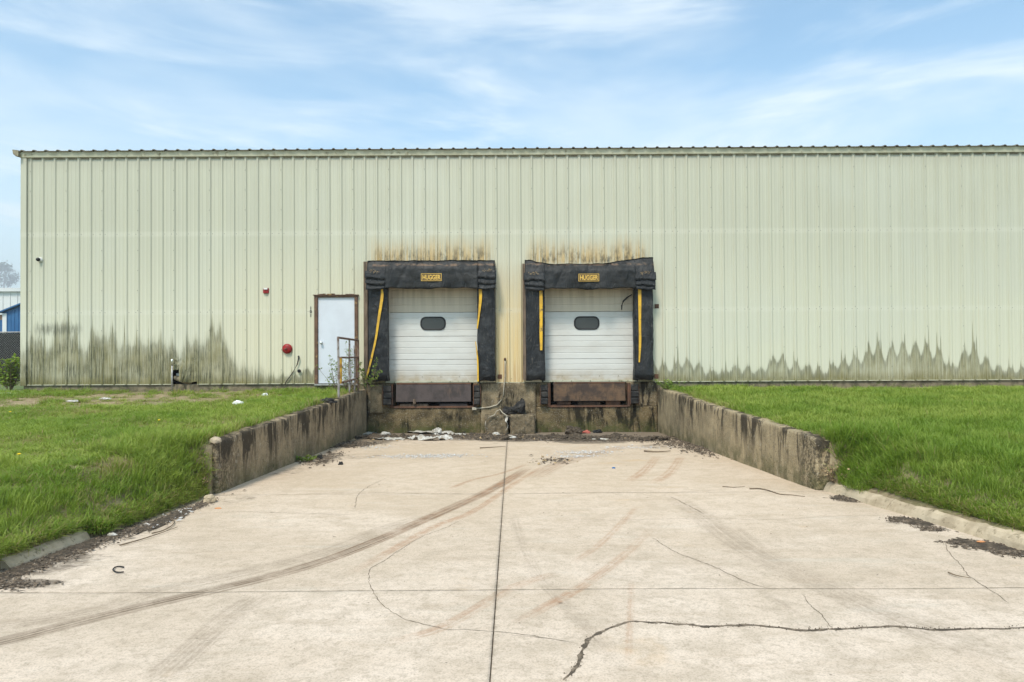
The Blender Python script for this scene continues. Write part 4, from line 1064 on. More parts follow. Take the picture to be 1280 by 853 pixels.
# ================================================================== DOCK SEALS
def wrinkle(p, n, amp, seed):
    a = fbm((p.x*3.1+seed, p.y*3, p.z*2.0)); b = 1-abs(fbm((p.x*6+seed, p.y*4, p.z*4.5-p.x*3)))*2
    return p + n*(amp*1.0*a + amp*0.35*b)
def dock_seal(X0, X1, XI0, XI1, top, zb, zhead, labelroot, stripes, warp, sign_x, seed, wood):
    r = thing('dock_seal', labelroot, 'dock seal', Vector(((X0+X1)/2, -0.2, zb)), 'black padded dock seals')
    Yf = -0.34
    def pad(x0, x1, lab, sd_):
        def disp(p, n):
            q = wrinkle(p, n, 0.016, sd_)
            # bellied cushion
            fx = (p.x-(x0+x1)/2)/((x1-x0)/2); fy = (p.y-(Yf-0.0)/2)/(abs(Yf)/2)
            if p.y < Yf+0.01: q.y += 0.05*fx**4
            q.z += 0.03*fbm((p.x*4, 1, sd_)) if p.z < zb+0.06 else 0
            if p.z < zb+0.12: q.y += (zb+0.12-p.z)*0.7
            return q
        o = bm_obj(subdiv_box(x0, x1, Yf, -0.04, zb, zhead+0.35, 0.045, disp), 'side_pad', M['vinyl'], r); o.matrix_parent_inverse = Matrix.Translation(-Vector(r.location))
    pad(X0+0.02, XI0, 'l', seed); pad(XI1, X1-0.02, 'r', seed+9)
    # head curtain: thick padded roll with a hanging fold
    def hd(p, n):
        q = wrinkle(p, n, 0.02, seed+3)
        t = (p.x-X0)/(X1-X0)
        if p.z > top-0.15: q.z += warp(t)
        if p.z < zhead+0.12: q.y += 0.03*math.sin(t*17+seed)*((zhead+0.12-p.z)/0.12); q.z += 0.012*math.sin(t*9+seed)
        if p.y < Yf: q.y += 0.12*max(0, (p.z-top+0.25))/0.25
        return q
    xi0, xi1 = XI0+0.015, XI1-0.015
    o = bm_obj(subdiv_box(X0+0.01, X1-0.01, Yf-0.06, -0.04, zhead+0.36, top, 0.045, hd), 'head_pad', M['head'], r); o.matrix_parent_inverse = Matrix.Translation(-Vector(r.location))
    def hc(p, n):
        q = wrinkle(p, n, 0.014, seed+6); t = (p.x-xi0)/(xi1-xi0)
        f = max(0, min(1, (zhead+0.7-p.z)/0.7)); q.y -= 0.0 + 0.035*math.sin(t*13+seed)*f*f + 0.02*math.sin(t*31+seed)*f
        q.y += 0.14*max(0, (p.z-(top-0.2)))/0.2
        # corners pinched in a diagonal fold
        e = min(t, 1-t); q.y += 0.03*math.exp(-((e-0.1-0.16*(1-f))/0.02)**2)
        if p.z < zhead+0.02: q.z += 0.014*math.sin(t*9+seed)+0.008*math.sin(t*23)
        if p.z > top-0.03: q.z += warp((q.x-X0)/(X1-X0)) - 0.02
        return q
    o = bm_obj(subdiv_box(xi0-0.03, xi1+0.03, Yf-0.095, Yf-0.055, zhead, top-0.012, 0.04, hc), 'head_curtain', M['head'], r); o.matrix_parent_inverse = Matrix.Translation(-Vector(r.location))
    # corner flaps, three overlapping pleats on each side
    for s, (a, c) in enumerate(((X0-0.03, XI0+0.0), (XI1-0.0, X1+0.03))):
        zc = top-0.26
        for k in range(3):
            z1 = zc - k*0.15; z0 = z1-0.20+0.01*k
            if z0 < zhead-0.02: z0 = zhead-0.02
            def fd(p, n, k=k, s=s, z0=z0, z1=z1, a=a, c=c):
                q = wrinkle(p, n, 0.009, seed+k*3+s); f = (z1-p.z)/(z1-z0)
                q.y -= 0.045*f; q.z += 0.02*math.sin((p.x-a)*8+k+seed)*f + (0.03*fbm((p.x*9, k, seed)) if f > 0.9 else 0)
                return q
            o = bm_obj(subdiv_box(a+0.012*k, c-0.01*k, Yf-0.075-0.004*(2-k), Yf-0.055-0.004*(2-k), z0, z1, 0.045, fd), 'corner_flap', M['vinyl'], r); o.matrix_parent_inverse = Matrix.Translation(-Vector(r.location))
        # torn threads
        B = MB(); cx = (a+c)/2; 
        for k in range(16):
            p0 = Vector((cx+random.uniform(-0.12, 0.12), Yf-0.125, zc-0.02+random.uniform(-0.03, 0.03))); p1 = p0 + Vector((random.uniform(-0.05,0.05), -0.012, random.uniform(-0.04,0.03)))
            B.tube([p0, (p0+p1)/2+Vector((0,-0.01,0.012)), p1], 0.0045, 4)
        P_(B, 'torn_lining', M['straw'], r)['kind'] = 'stuff'
    # stripes
    for pts in stripes:
        B = MB(); V = []; n = 0
        cp = smoothcurve([(p.x, p.y, p.z, w_) for p, w_ in pts], 5)
        for (x, y, z, w_) in cp: V += [(x-w_/2, y, z), (x+w_/2, y, z), (x+w_/2, y+0.008, z), (x-w_/2, y+0.008, z)]; n += 1
        F = []
        for i in range(n-1):
            a = i*4; F += [(a,a+1,a+5,a+4),(a+1,a+2,a+6,a+5),(a+2,a+3,a+7,a+6),(a+3,a,a+4,a+7)]
        B.add(V, F); P_(B, 'yellow_stripe', M['yellow'], r)
    # timber mounting strip
    for x0, x1 in wood:
        B = MB(); B.box(x0, x1, -0.3, -0.036, zb+0.02, top-0.015); P_(B, 'mounting_timber', M['wood'], r, bevel=0.004)
    # sign
    zs = sign_x[1]; xs = sign_x[0]; w_, h_ = 25.5/50, 9.3/50; yb = Yf-0.135
    B = MB(); B.box(xs-w_/2, xs+w_/2, yb, yb+0.012, zs-h_/2, zs+h_/2); sg = P_(B, 'sign', M['signdark'], r)
    B = MB(); t_ = 0.010
    for (a, b_, c, d) in ((-w_/2, w_/2, h_/2-t_, h_/2), (-w_/2, w_/2, -h_/2, -h_/2+t_), (-w_/2, -w_/2+t_, -h_/2+t_, h_/2-t_), (w_/2-t_, w_/2, -h_/2+t_, h_/2-t_)):
        B.box(xs+a, xs+b_, yb-0.004, yb-0.001, zs+c, zs+d)
    o = B.build('sign_border', M['gold'], sg)
    cu = bpy.data.curves.new('sign_lettering', 'FONT'); cu.body = 'HUGGER'; cu.size = 0.15; cu.align_x = 'CENTER'; cu.align_y = 'CENTER'; cu.offset = 0.0038; cu.extrude = 0.001; cu.space_character = 0.98
    to = bpy.data.objects.new('sign_lettering', cu); C.objects.link(to); bpy.context.view_layer.update()
    me = bpy.data.meshes.new_from_object(to.evaluated_get(bpy.context.evaluated_depsgraph_get())); bpy.data.objects.remove(to)
    me.materials.clear(); me.materials.append(M['gold'])
    co = np.array([v.co[:] for v in me.vertices]); wx = co[:,0].max()-co[:,0].min(); hz = co[:,1].max()-co[:,1].min()
    for v in me.vertices: v.co.x *= (w_-0.06)/wx; v.co.y *= (h_-0.066)/hz; v.co.y -= 0
    cy = sum(v.co.y for v in me.vertices)/len(me.vertices)
    for v in me.vertices: v.co.y -= (max(q.co.y for q in me.vertices)+min(q.co.y for q in me.vertices))/2 if False else 0
    ym = (max(q.co.y for q in me.vertices)+min(q.co.y for q in me.vertices))/2
    T = Matrix.Translation((xs, yb-0.003, zs)) @ Matrix.Rotation(math.pi/2, 4, 'X') @ Matrix.Translation((0, -ym, 0))
    me.transform(T); o = bpy.data.objects.new('sign_lettering', me); C.objects.link(o); o.parent = sg
    return r
YF = -0.37
A = lambda u, v, w_: (at(u, v, YF-0.012), w_)
dock_seal(WX(459.5, -0.3), WX(619.5, -0.3), WX(484, -0.3), WX(597, -0.3), WZ(540, 326, -0.3), WZ(540, 476.5, -0.3), WZ(540, 361, -0.35),
    'black padded dock seal round the left dock door, its left yellow stripe slanting down outward',
    [[A(477.5, 361.5, 0.05), A(477.5, 372, 0.07), A(474, 395, 0.065), A(469.5, 425, 0.05), A(465, 445, 0.05), A(461, 462, 0.045), A(457, 475, 0.035)],
     [A(600.5, 361.5, 0.08), A(600.5, 375, 0.07), A(598.5, 395, 0.045), A(596.5, 411, 0.03)], [A(594.5, 427, 0.02), A(597, 450, 0.035), A(597.5, 477, 0.04)]],
    lambda t: 0.0, (WX(539.6, YF-0.1), WZ(540, 346.8, YF-0.1)), 1.3, [(WX(457.9), WX(459.6, -0.3))])
dock_seal(WX(656.5, -0.3), WX(817.5, -0.3), WX(681, -0.3), WX(793.5, -0.3), WZ(736, 328.5, -0.3), WZ(736, 475.5, -0.3), WZ(736, 361.5, -0.35),
    'black padded dock seal round the right dock door, its top edge rising at both corners',
    [[A(676, 361, 0.075), A(676.3, 380, 0.08), A(676.3, 400, 0.075), A(676.3, 420, 0.075), A(676.5, 438, 0.055)],
     [A(799.5, 358.5, 0.08), A(799.7, 380, 0.075), A(799.8, 405, 0.06), A(800, 430, 0.06), A(799, 453, 0.03)]],
    lambda t: (0.075*smooth((0.14-t)/0.12) - 0.03*smooth((t-0.12)/0.1)*smooth((0.7-t)/0.15) + 0.12*smooth((t-0.62)/0.35)), (WX(736.5, YF-0.1), WZ(737, 347.2, YF-0.1)), 6.1, [(WX(653.3), WX(657.5, -0.3))])

# black torn weather strip hanging inside the right door
B = MB(); B.tube([at(790, 368.5, 0.05), at(784, 372, 0.02), at(779, 377, 0.0), at(777.2, 382, 0.0), at(777, 387.5, 0.0)], [0.012, 0.02, 0.022, 0.018, 0.016], 6)
solid(B, 'torn_strip', M['rubber'], 'torn black rubber strip dangling in the upper right corner of the right dock door', 'rubber strip', smooth=True)

# ================================================================== LEVELLERS AND BUMPERS
def leveller(a, c, lipmat, label, boards, loose):
    cx = (a+c)/2; r = thing('dock_leveller', label, 'dock leveller', Vector((cx, -0.02, pit_z)), 'dock levellers under the doors')
    zt_, zl = Z_S-0.018, WZ(540, 502)
    lx0, lx1 = a+0.07, c-0.05
    # folded lip plate hanging at a slight angle, with a stiffened lower edge
    def disp(p, n):
        f = (zt_-p.z)/(zt_-zl); q = p.copy(); q.y += -0.05*f + 0.004*fbm((p.x*2, 1, p.z*3)); return q
    o = bm_obj(subdiv_box(lx0, lx1, -0.035, -0.015, zl, zt_, 0.06, disp), 'lip_plate', lipmat, r, smooth=False); o.matrix_parent_inverse = Matrix.Translation(-Vector(r.location))
    B = MB(); B.tube([(lx0, -0.03, zt_+0.004), (lx1, -0.03, zt_+0.004)], 0.016, 10); P_(B, 'hinge_bar', M['rust'], r)
    B = MB()
    B.box(a-0.09, a, -0.03, 0.02, pit_z+0.0, Z_S-0.02); B.box(a-0.012, a, -0.03, 0.3, pit_z+0.02, Z_S-0.021); P_(B, 'pit_angle', M['rust'], r)
    B = MB(); B.box(c, c+0.09, -0.03, 0.02, pit_z, Z_S-0.02); B.box(c, c+0.012, -0.03, 0.3, pit_z+0.02, Z_S-0.021); P_(B, 'pit_angle', M['rust'], r)
    B = MB(); B.box(a, c, -0.028, 0.3, pit_z-0.01, pit_z+0.035); P_(B, 'pit_curb_angle', M['rust'], r)
    B = MB(); B.box(lx0, lx1, 0.03, 1.2, zt_-0.03, zt_-0.005)
    B.box(lx0+0.2, lx0+0.28, 0.1, 1.2, zt_-0.25, zt_-0.031); B.box(lx1-0.28, lx1-0.2, 0.1, 1.2, zt_-0.25, zt_-0.031); P_(B, 'deck_frame', M['lip2'], r)
    for (u0, u1, v0, v1, y, m) in boards:
        B = MB(); B.box(WX(u0, y), WX(u1, y), y, y+0.09, WZ(540, v1, y), WZ(540, v0, y)); P_(B, 'timber_chock', m, r, bevel=0.005)
    return r
leveller(PIT[0][0], PIT[0][1], M['lip'], 'steel dock leveller with a smooth grey brown lip under the left dock door', [(499.5, 535, 505, 510, -0.01, M['wood']), (549, 584, 505, 509.5, -0.01, M['lip']), (516, 519.5, 499, 505, -0.1, M['wood'])], 0)
leveller(PIT[1][0], PIT[1][1], M['lip2'], 'steel dock leveller with a rusty oil blackened lip under the right dock door', [(696, 713, 503, 507, 0.02, M['rust']), (722, 750, 503.5, 508, 0.05, M['lip2']), (757, 775, 502.5, 508, 0.02, M['rust'])], 0)
def bumper(u0, u1, label):
    x0, x1 = WX(u0, -0.1), WX(u1, -0.1); zb, zt_ = WZ(540, 506.5, -0.1), WZ(540, 482, -0.1)
    r = thing('dock_bumper', label, 'dock bumper', Vector(((x0+x1)/2, -0.1, zb)), 'black laminated rubber dock bumpers')
    n = 3
    for k in range(n):
        z0 = zb + (zt_-zb)*k/n; z1 = zb + (zt_-zb)*(k+1)/n
        def disp(p, nn, k=k): return p + nn*(0.008*fbm((p.x*9, p.y*9, p.z*9+k)) )
        o = bm_obj(subdiv_box(x0+0.01*(k % 2), x1-0.008*((k+1) % 2), -0.16+0.01*k, -0.035, z0+0.012, z1-0.006, 0.03, disp), 'rubber_block', M['rubber'], r); o.matrix_parent_inverse = Matrix.Translation(-Vector(r.location))
    B = MB(); B.box(x0-0.02, x0-0.003, -0.11, -0.034, zb-0.01, zt_+0.01); P_(B, 'bumper_angle', M['rust'], r)
    B = MB(); B.box(x1+0.003, x1+0.02, -0.11, -0.034, zb-0.01, zt_+0.01); P_(B, 'bumper_angle', M['rust'], r)
bumper(479, 489.5, 'black rubber dock bumper at the left side of the left leveller')
bumper(592, 599.8, 'black rubber dock bumper between the left leveller and the pier')
bumper(675.5, 684.5, 'black rubber dock bumper between the pier and the right leveller')
bumper(788, 797.5, 'black rubber dock bumper at the right side of the right leveller')

# rough blocks at the foot of the pier
def rough_block(u0, u1, v0, v1, y0, y1, label, seed):
    x0, x1 = WX(u0, y0), WX(u1, y0); z1 = WZ(u0, v0, y0); z0 = drive_z(y0)-0.05
    c = Vector(((x0+x1)/2, (y0+y1)/2, (z0+z1)/2))
    def disp(p, n): 
        d = 0.022*fbm((p.x*7+seed, p.y*7, p.z*7)) + 0.014*fbm((p.x*26, p.y*26, p.z*26+seed))
        e = sum(abs(v) for v in n) ; d -= 0.035*(e-1.0)
        return p + n*d
    bm = subdiv_box(x0, x1, y0, y1, z0, z1, 0.035, disp)
    for v in bm.verts: v.co -= Vector((c.x, c.y, z0))
    o = bm_obj(bm, 'concrete_block', M['block']); o.location = (c.x, c.y, z0)
    return tag(o, label, 'concrete block', 'crumbling blocks at the foot of the pier')
rough_block(605.5, 634, 520, 541, -0.42, -0.04, 'crumbling rounded aggregate block left at the foot of the pier between the docks', 2)
rough_block(637, 668, 519, 541, -0.44, -0.04, 'squarer crumbling aggregate block right of the gap at the foot of the pier', 5)

# cloth pieces: crumpled grids
def blob(name, mat, label, cat, center, size, seed, sub=4, amp=0.45, group=None, flat=1.0, rotz=0.0):
    bm = bmesh.new(); bmesh.ops.create_icosphere(bm, subdivisions=sub, radius=1.0)
    for v in bm.verts:
        n = v.co.normalized(); d = 1 + amp*fbm((n.x*1.6+seed, n.y*1.6, n.z*1.6)) + amp*0.5*(0.5-abs(fbm((n.x*4+seed, n.y*4, n.z*4))))
        q = n*d; v.co = Vector((q.x*size[0], q.y*size[1], max(q.z, -0.35)*size[2]))
    zmin = min(v.co.z for v in bm.verts)
    for v in bm.verts: v.co.z -= zmin
    o = bm_obj(bm, name, mat, smooth=False); o.location = center; o.rotation_euler = (0, 0, rotz)
    return tag(o, label, cat, group)
bz = WZ(640, 519, -0.42)
def cloth(name, mat, label, cat, pts, width, seed, amp, base, parent=None, n=10):
    """a crumpled strip following pts (world), width across"""
    cp = smoothcurve([tuple(p) for p in pts], 7); G = MB(); V = []; m = len(cp)
    for i, p in enumerate(cp):
        p = Vector(p); t = (Vector(cp[min(i+1, m-1)]) - Vector(cp[max(i-1, 0)])).normalized(); s = t.cross(Vector((0,0,1))).normalized()
        for k in range(n+1):
            f = k/n - 0.5; ww = width*(0.65+0.5*abs(fbm((i*0.25, seed, 1)))+0.35*fbm((i*0.6, k*0.2, seed)))
            q = p + s*f*ww; q.z += amp*(0.5+0.7*fbm((q.x*6, q.y*10, seed)) + 0.5*(0.4-abs(fbm((q.x*15, q.y*18, seed+4))))) 
            q.z = max(q.z, base(q) + 0.006 if base else q.z); V.append(q)
    c = sum((Vector(v) for v in V), Vector())/len(V); c.z = min(v.z for v in V)
    G.add([v-c for v in V], [(i*(n+1)+k, i*(n+1)+k+1, (i+1)*(n+1)+k+1, (i+1)*(n+1)+k) for i in range(m-1) for k in range(n)])
    o = G.build(name, mat, None, fix=False, smooth=True); o.location = c
    md = o.modifiers.new('thickness', 'SOLIDIFY'); md.thickness = 0.003
    return tag(o, label, cat)
# black bag slumped on the blocks
def bag():
    bm = bmesh.new(); n = 26; mm = 16; rings = []
    path = smoothcurve([tuple(p) for p in (at(628.5, 513, -0.22), at(634, 514, -0.24), at(641, 513, -0.26), at(648, 509.5, -0.26), at(653, 509, -0.25), at(655.5, 512, -0.22))], 5)
    rad = np.interp(np.linspace(0, 1, len(path)), [0, 0.15, 0.4, 0.6, 0.8, 0.93, 1], [0.05, 0.09, 0.10, 0.15, 0.19, 0.15, 0.03])
    for i, p in enumerate(path):
        p = Vector(p); row = []
        for k in range(mm):
            a = 2*math.pi*k/mm; rr = rad[i]*(1+0.45*fbm((i*0.23, math.cos(a)*1.3, math.sin(a)*1.3)) + 0.2*(0.4-abs(fbm((i*0.6, math.cos(a)*3, math.sin(a)*3)))))
            q = p + Vector((0.25*rr*math.sin(a*2+i*0.3), -rr*math.cos(a)*0.8, rr*math.sin(a))); q.z = max(q.z, bz+0.005) if i > 7 else max(q.z, bz-0.12); row.append(bm.verts.new(q))
        rings.append(row)
    for i in range(len(rings)-1):
        for k in range(mm): bm.faces.new((rings[i][k], rings[i][(k+1) % mm], rings[i+1][(k+1) % mm], rings[i+1][k]))
    bm.faces.new(rings[0]); bm.faces.new(list(reversed(rings[-1])))
    c = Vector(path[len(path)//2]); c.z = bz
    for v in bm.verts: v.co -= c
    o = bm_obj(bm, 'black_bag', M['rubber'], smooth=False); o.location = c
    tag(o, 'crumpled black plastic bag slumped over the rough blocks between the docks', 'bag')
bag()
B = MB(); B.tube([at(606.5, 533, -0.5), at(607, 527, -0.5), at(611, 522, -0.48), at(618, 519, -0.46), at(621, 514, -0.42), at(625, 512, -0.42), at(628, 516, -0.46), at(633, 519.5, -0.5), at(638, 521, -0.46)], 0.013, 7)
solid(B, 'rope', M['conduit'], 'pale rope draped over the rough block left of the black bag', 'rope', smooth=True)
G = [at(631+random.uniform(-1, 1), v, -0.47) for v in (521, 527, 533, 539)]
cloth('rag', M['sheet'], 'grey torn plastic rag hanging in the gap between the two rough blocks', 'rag', [at(634, 521, -0.46), at(633, 527, -0.5), at(635, 533, -0.5), at(632, 539, -0.5)], 0.09, 3, 0.02, None)

# white plastic sheeting heap along the dock foot
dz_ = lambda q: drive_z(q.y)
def od(u, v, h=0.0): p = on_drive(u, v); p.z += h; return p
cloth('plastic_sheet', M['sheet'], 'long flat strip of dirty white plastic sheet on the ramp below the left dock', 'plastic sheet', [od(453, 544), od(470, 541), od(492, 540), od(515, 541, 0.02), od(540, 543, 0.03), od(560, 543, 0.02), od(578, 545)], 0.34, 4.4, 0.05, dz_)
cloth('plastic_sheet', M['sheet'], 'short crumpled white plastic piece in front of the long plastic strip', 'plastic sheet', [od(516, 549), od(528, 550), od(540, 551), od(556, 550)], 0.34, 8.4, 0.10, dz_)
cloth('plastic_sheet', M['sheet'], 'grimy low plastic scrap nearest the left retaining wall below the left dock', 'plastic sheet', [od(464, 549), od(478, 550), od(492, 550), od(506, 550)], 0.26, 2.2, 0.06, dz_)
blob('plastic_wad', M['sheet'], 'tallest bright white plastic wad on the long strip below the left dock', 'plastic wad', od(546, 543), (0.13, 0.12, 0.11), 3, amp=0.3)
blob('plastic_wad', M['sheet'], 'lower white plastic wad at the right end of the crumpled piece', 'plastic wad', od(557, 549), (0.15, 0.12, 0.07), 7, amp=0.3)
blob('plastic_wad', M['sheet'], 'white plastic wad at the left part of the long strip', 'plastic wad', od(482, 544), (0.12, 0.10, 0.06), 9, amp=0.3)
blob('black_bag', M['rubber'], 'small black bag crumpled on the ground left of the rough blocks', 'bag', od(569, 540), (0.14, 0.1, 0.12), 11)
blob('black_bag', M['rubber'], 'tiny black scrap of bag between the small bag and the rough blocks', 'bag', od(580, 541), (0.06, 0.05, 0.05), 14)
blob('paper_wad', M['sheet'], 'torn white paper wad lying under the rope at the rough blocks', 'paper', od(620, 544), (0.08, 0.06, 0.05), 21)
blob('paper_wad', M['sheet'], 'white paper wad in the leaf litter in front of the rough blocks', 'paper', od(638, 549), (0.11, 0.07, 0.06), 25)
blob('paper_wad', M['sheet'], 'flat pale paper scrap in the dark litter before the right dock', 'paper', od(752, 550.5), (0.22, 0.09, 0.03), 27)
blob('scrap', M['pinkred'], 'faded red scrap on the litter before the right dock', 'scrap', od(733, 542), (0.09, 0.06, 0.05), 31)
blob('scrap', M['black'], 'black plastic scrap beside the faded red one before the right dock', 'scrap', od(747, 541.5), (0.09, 0.05, 0.06), 33)
blob('mulch_heap', M['mulch'], 'small dark heap of dead leaves below the right dock', 'leaf heap', od(718, 543), (0.2, 0.14, 0.13), 35, amp=0.6)
blob('rubber_lump', M['rubber'], 'black rubber lump beside the weed at the foot of the left retaining wall', 'lump', od(399.5, 574), (0.05, 0.04, 0.06), 41)
blob('rubber_lump', M['rubber'], 'small black lump alone on the concrete right of the weed', 'lump', od(426, 581), (0.035, 0.03, 0.035), 43)
blob('stone', M['stone'], 'smooth tan stone resting on the near end of the left retaining wall', 'stone', (XLI-0.08, WALL_NEAR+0.10, walltop(WALL_NEAR)-0.035), (0.075, 0.065, 0.055), 50, amp=0.08)
blob('shoe_scrap', M['rubber'], 'flat black rubber scrap on top of the left retaining wall near the railing', 'scrap', (XLI-0.08, -3.4, walltop(-3.4)-0.01), (0.16, 0.12, 0.07), 52)
blob('bottle_cap', M['blue'], 'tiny blue cap on the concrete below the right dock', 'cap', od(767, 586), (0.03, 0.025, 0.02), 54, sub=2, amp=0.1)
B = MB(); B.tube([(x, y, z) for x, y, z in smoothcurve([tuple(od(u, v, 0.009)) for u, v in ((155,710.5),(149,709.5),(143.5,711),(141.5,714),(145,716.5),(150,717),(155,716.5))], 3)], 0.0055, 6)
solid(B, 'hose_piece', M['rubber'], 'short bent piece of black hose on the concrete near the left kerb', 'hose')

# ================================================================== RAILING
p = Vector((-3.80, -1.5, walltop(-1.5)))
r = thing('railing', 'leaning rusty safety railing with peeling white paint on the left retaining wall by the dock', 'railing', p)
xr = -3.80; y0, y1 = -2.45, -0.55
def bar(a, b_, rad, name, mat):
    B = MB(); M_ = (Vector(b_)-Vector(a)); B.tube([a, Vector(a)+M_*0.5+Vector((0.006, 0, 0)), b_], rad, 6); return P_(B, name, mat, r)
bar((xr, y0, walltop(y0)-0.15), (xr-0.01, y0, 1.12), 0.026, 'post', M['railw'])
bar((xr, y1, walltop(y1)-0.1), (xr+0.0, y1, 1.08), 0.026, 'post', M['railr'])
bar((xr-0.01, y0, 1.12), (xr, y1, 1.08), 0.026, 'top_rail', M['railr'])
bar((xr-0.01, y0+0.2, 0.68), (xr, y1, 0.66), 0.024, 'mid_rail', M['railr'])
bar((xr-0.01, y0+0.2, 0.12), (xr, y1, 0.14), 0.024, 'low_rail', M['railr'])
bar((xr-0.01, y0+0.22, 0.10), (xr-0.01, y0+0.22, 0.67), 0.03, 'post', M['raily'])
bar((xr, -1.45, walltop(-1.5)-0.1), (xr, -1.45, 1.08), 0.022, 'post', M['railw'])
bar((xr, -0.95, walltop(-1)-0.1), (xr-0.0, -0.95, 0.95), 0.02, 'post', M['railw'])

# ================================================================== PLANTS
def leaf_quad(B, p, d, size, n):
    d = d.normalized(); s = d.cross(n).normalized()*size*0.32
    B.add([p, p+d*size*0.45+s, p+d*size, p+d*size*0.45-s], [(0,1,2,3)])
def weed(name, label, cat, base, height, nstem, spread, leafsize, leafmat, nleaf=14, seed=0, lean=(0,0), branch=0.35, group=None, stemr=0.006):
    R_ = random.Random(seed); root = thing(name, label, cat, base, group)
    S = MB(); Lf = MB()
    for s in range(nstem):
        a = R_.random()*6.28; top = Vector((math.cos(a)*spread*R_.random()+lean[0]*height, math.sin(a)*spread*R_.random()*0.7+lean[1]*height, height*R_.uniform(0.55, 1)))
        b0 = Vector((math.cos(a)*0.05, math.sin(a)*0.05, 0)) + Vector(base)
        pts = [b0 + top*f + Vector((0.04*fbm((f*3, s, seed)), 0.04*fbm((f*3, s, seed+5)), 0)) for f in (0, 0.25, 0.5, 0.75, 1)]
        S.tube(pts, [stemr, stemr*0.85, stemr*0.7, stemr*0.5, stemr*0.25], 5)
        for k in range(nleaf):
            f = R_.uniform(0.15, 1.0); i = min(3, int(f*4)); p0 = pts[i] + (pts[i+1]-pts[i])*(f*4-i)
            br = Vector((R_.gauss(0, 1), R_.gauss(0, 1), R_.uniform(0.1, 1.0))).normalized()*height*branch*R_.random()*(1.15-f)
            if br.length > 0.03: S.tube([p0, p0+br*0.5+Vector((0,0,0.01)), p0+br], [stemr*0.4, stemr*0.3, stemr*0.2], 4)
            for q in range(3):
                pp = p0 + br*(1-0.3*q); d = Vector((R_.gauss(0,1), R_.gauss(0,1), R_.gauss(0.2,0.7))); n = Vector((R_.gauss(0,.5), R_.gauss(0,.5), 1)).normalized()
                if d.cross(n).length < 0.05: continue
                leaf_quad(Lf, pp, d, leafsize*R_.uniform(0.6, 1.2), n)
    P_(S, 'stem', M['stem'], root); o = P_(Lf, 'foliage', leafmat, root, fix=False); o['kind'] = 'stuff'
    return root
weed('sapling', 'leggy green sapling in front of the white service door', 'sapling', Vector((-4.15, -1.2, lawn_z(-4.15, -1.2))), 1.0, 6, 0.42, 0.055, M['leaf'], 11, 3, (-0.12, 0))
weed('sapling', 'wild sapling growing through the rusty railing', 'sapling', Vector((-3.93, -1.0, lawn_z(-3.93, -1.0))), 1.25, 9, 0.25, 0.05, M['leaf'], 12, 8, (0.03, 0))
weed('sapling', 'bushy green sapling in front of the lower left corner of the left dock seal', 'sapling', Vector((-3.58, -0.5, -0.2)), 0.85, 8, 0.38, 0.06, M['leaf'], 14, 12, (0.22, 0))
weed('dead_stalks', 'tangle of dry weed stalks at the foot of the railing', 'dry weed', Vector((-3.85, -0.9, -0.22)), 0.45, 18, 0.38, 0.03, M['straw'], 6, 14, group=None)
weed('weed', 'low leafy weed sprouting at the corner of the right retaining wall and the dock', 'weed', Vector((3.92, -0.75, -0.24)), 0.34, 14, 0.36, 0.05, M['leaf'], 14, 20, (-0.3, 0))
weed('weed', 'small tuft of weed at the foot of the left retaining wall', 'weed', on_drive(384, 577), 0.12, 14, 0.22, 0.04, M['leaf'], 8, 22)
weed('shrub', 'yellow green shrub against the dark fence beyond the left corner of the warehouse', 'shrub', Vector((at(12, 470, 1.3).x, 1.3, -0.2)), 0.98, 16, 0.42, 0.10, M['leafy'], 18, 31, stemr=0.01)
for k, (u, v, h) in enumerate(((607, 770, 0.03), (614, 772, 0.03), (606, 821, 0.035))): 
    pass
weed('dead_stalks', 'dry straw tuft spilling over the near end of the right retaining wall', 'dry weed', Vector((4.02, WALL_NEAR-0.12, drive_z(WALL_NEAR)+0.12)), 0.26, 40, 0.30, 0.03, M['straw'], 2, 41, (0.1, -0.5), stemr=0.004)
weed('dead_stalks', 'dry straw tuft at the near end of the left retaining wall', 'dry weed', Vector((-3.95, WALL_NEAR-0.15, drive_z(WALL_NEAR)+0.06)), 0.24, 40, 0.28, 0.03, M['straw'], 2, 43, (0.0, -0.5), stemr=0.004)
weed('weed', 'single pale dry stem standing in the tall grass right of the driveway', 'dry weed', Vector((5.0, -11.0, lawn_z(5.0, -11.0))), 0.36, 1, 0.1, 0.02, M['straw'], 2, 47, (-0.2, 0), stemr=0.005)

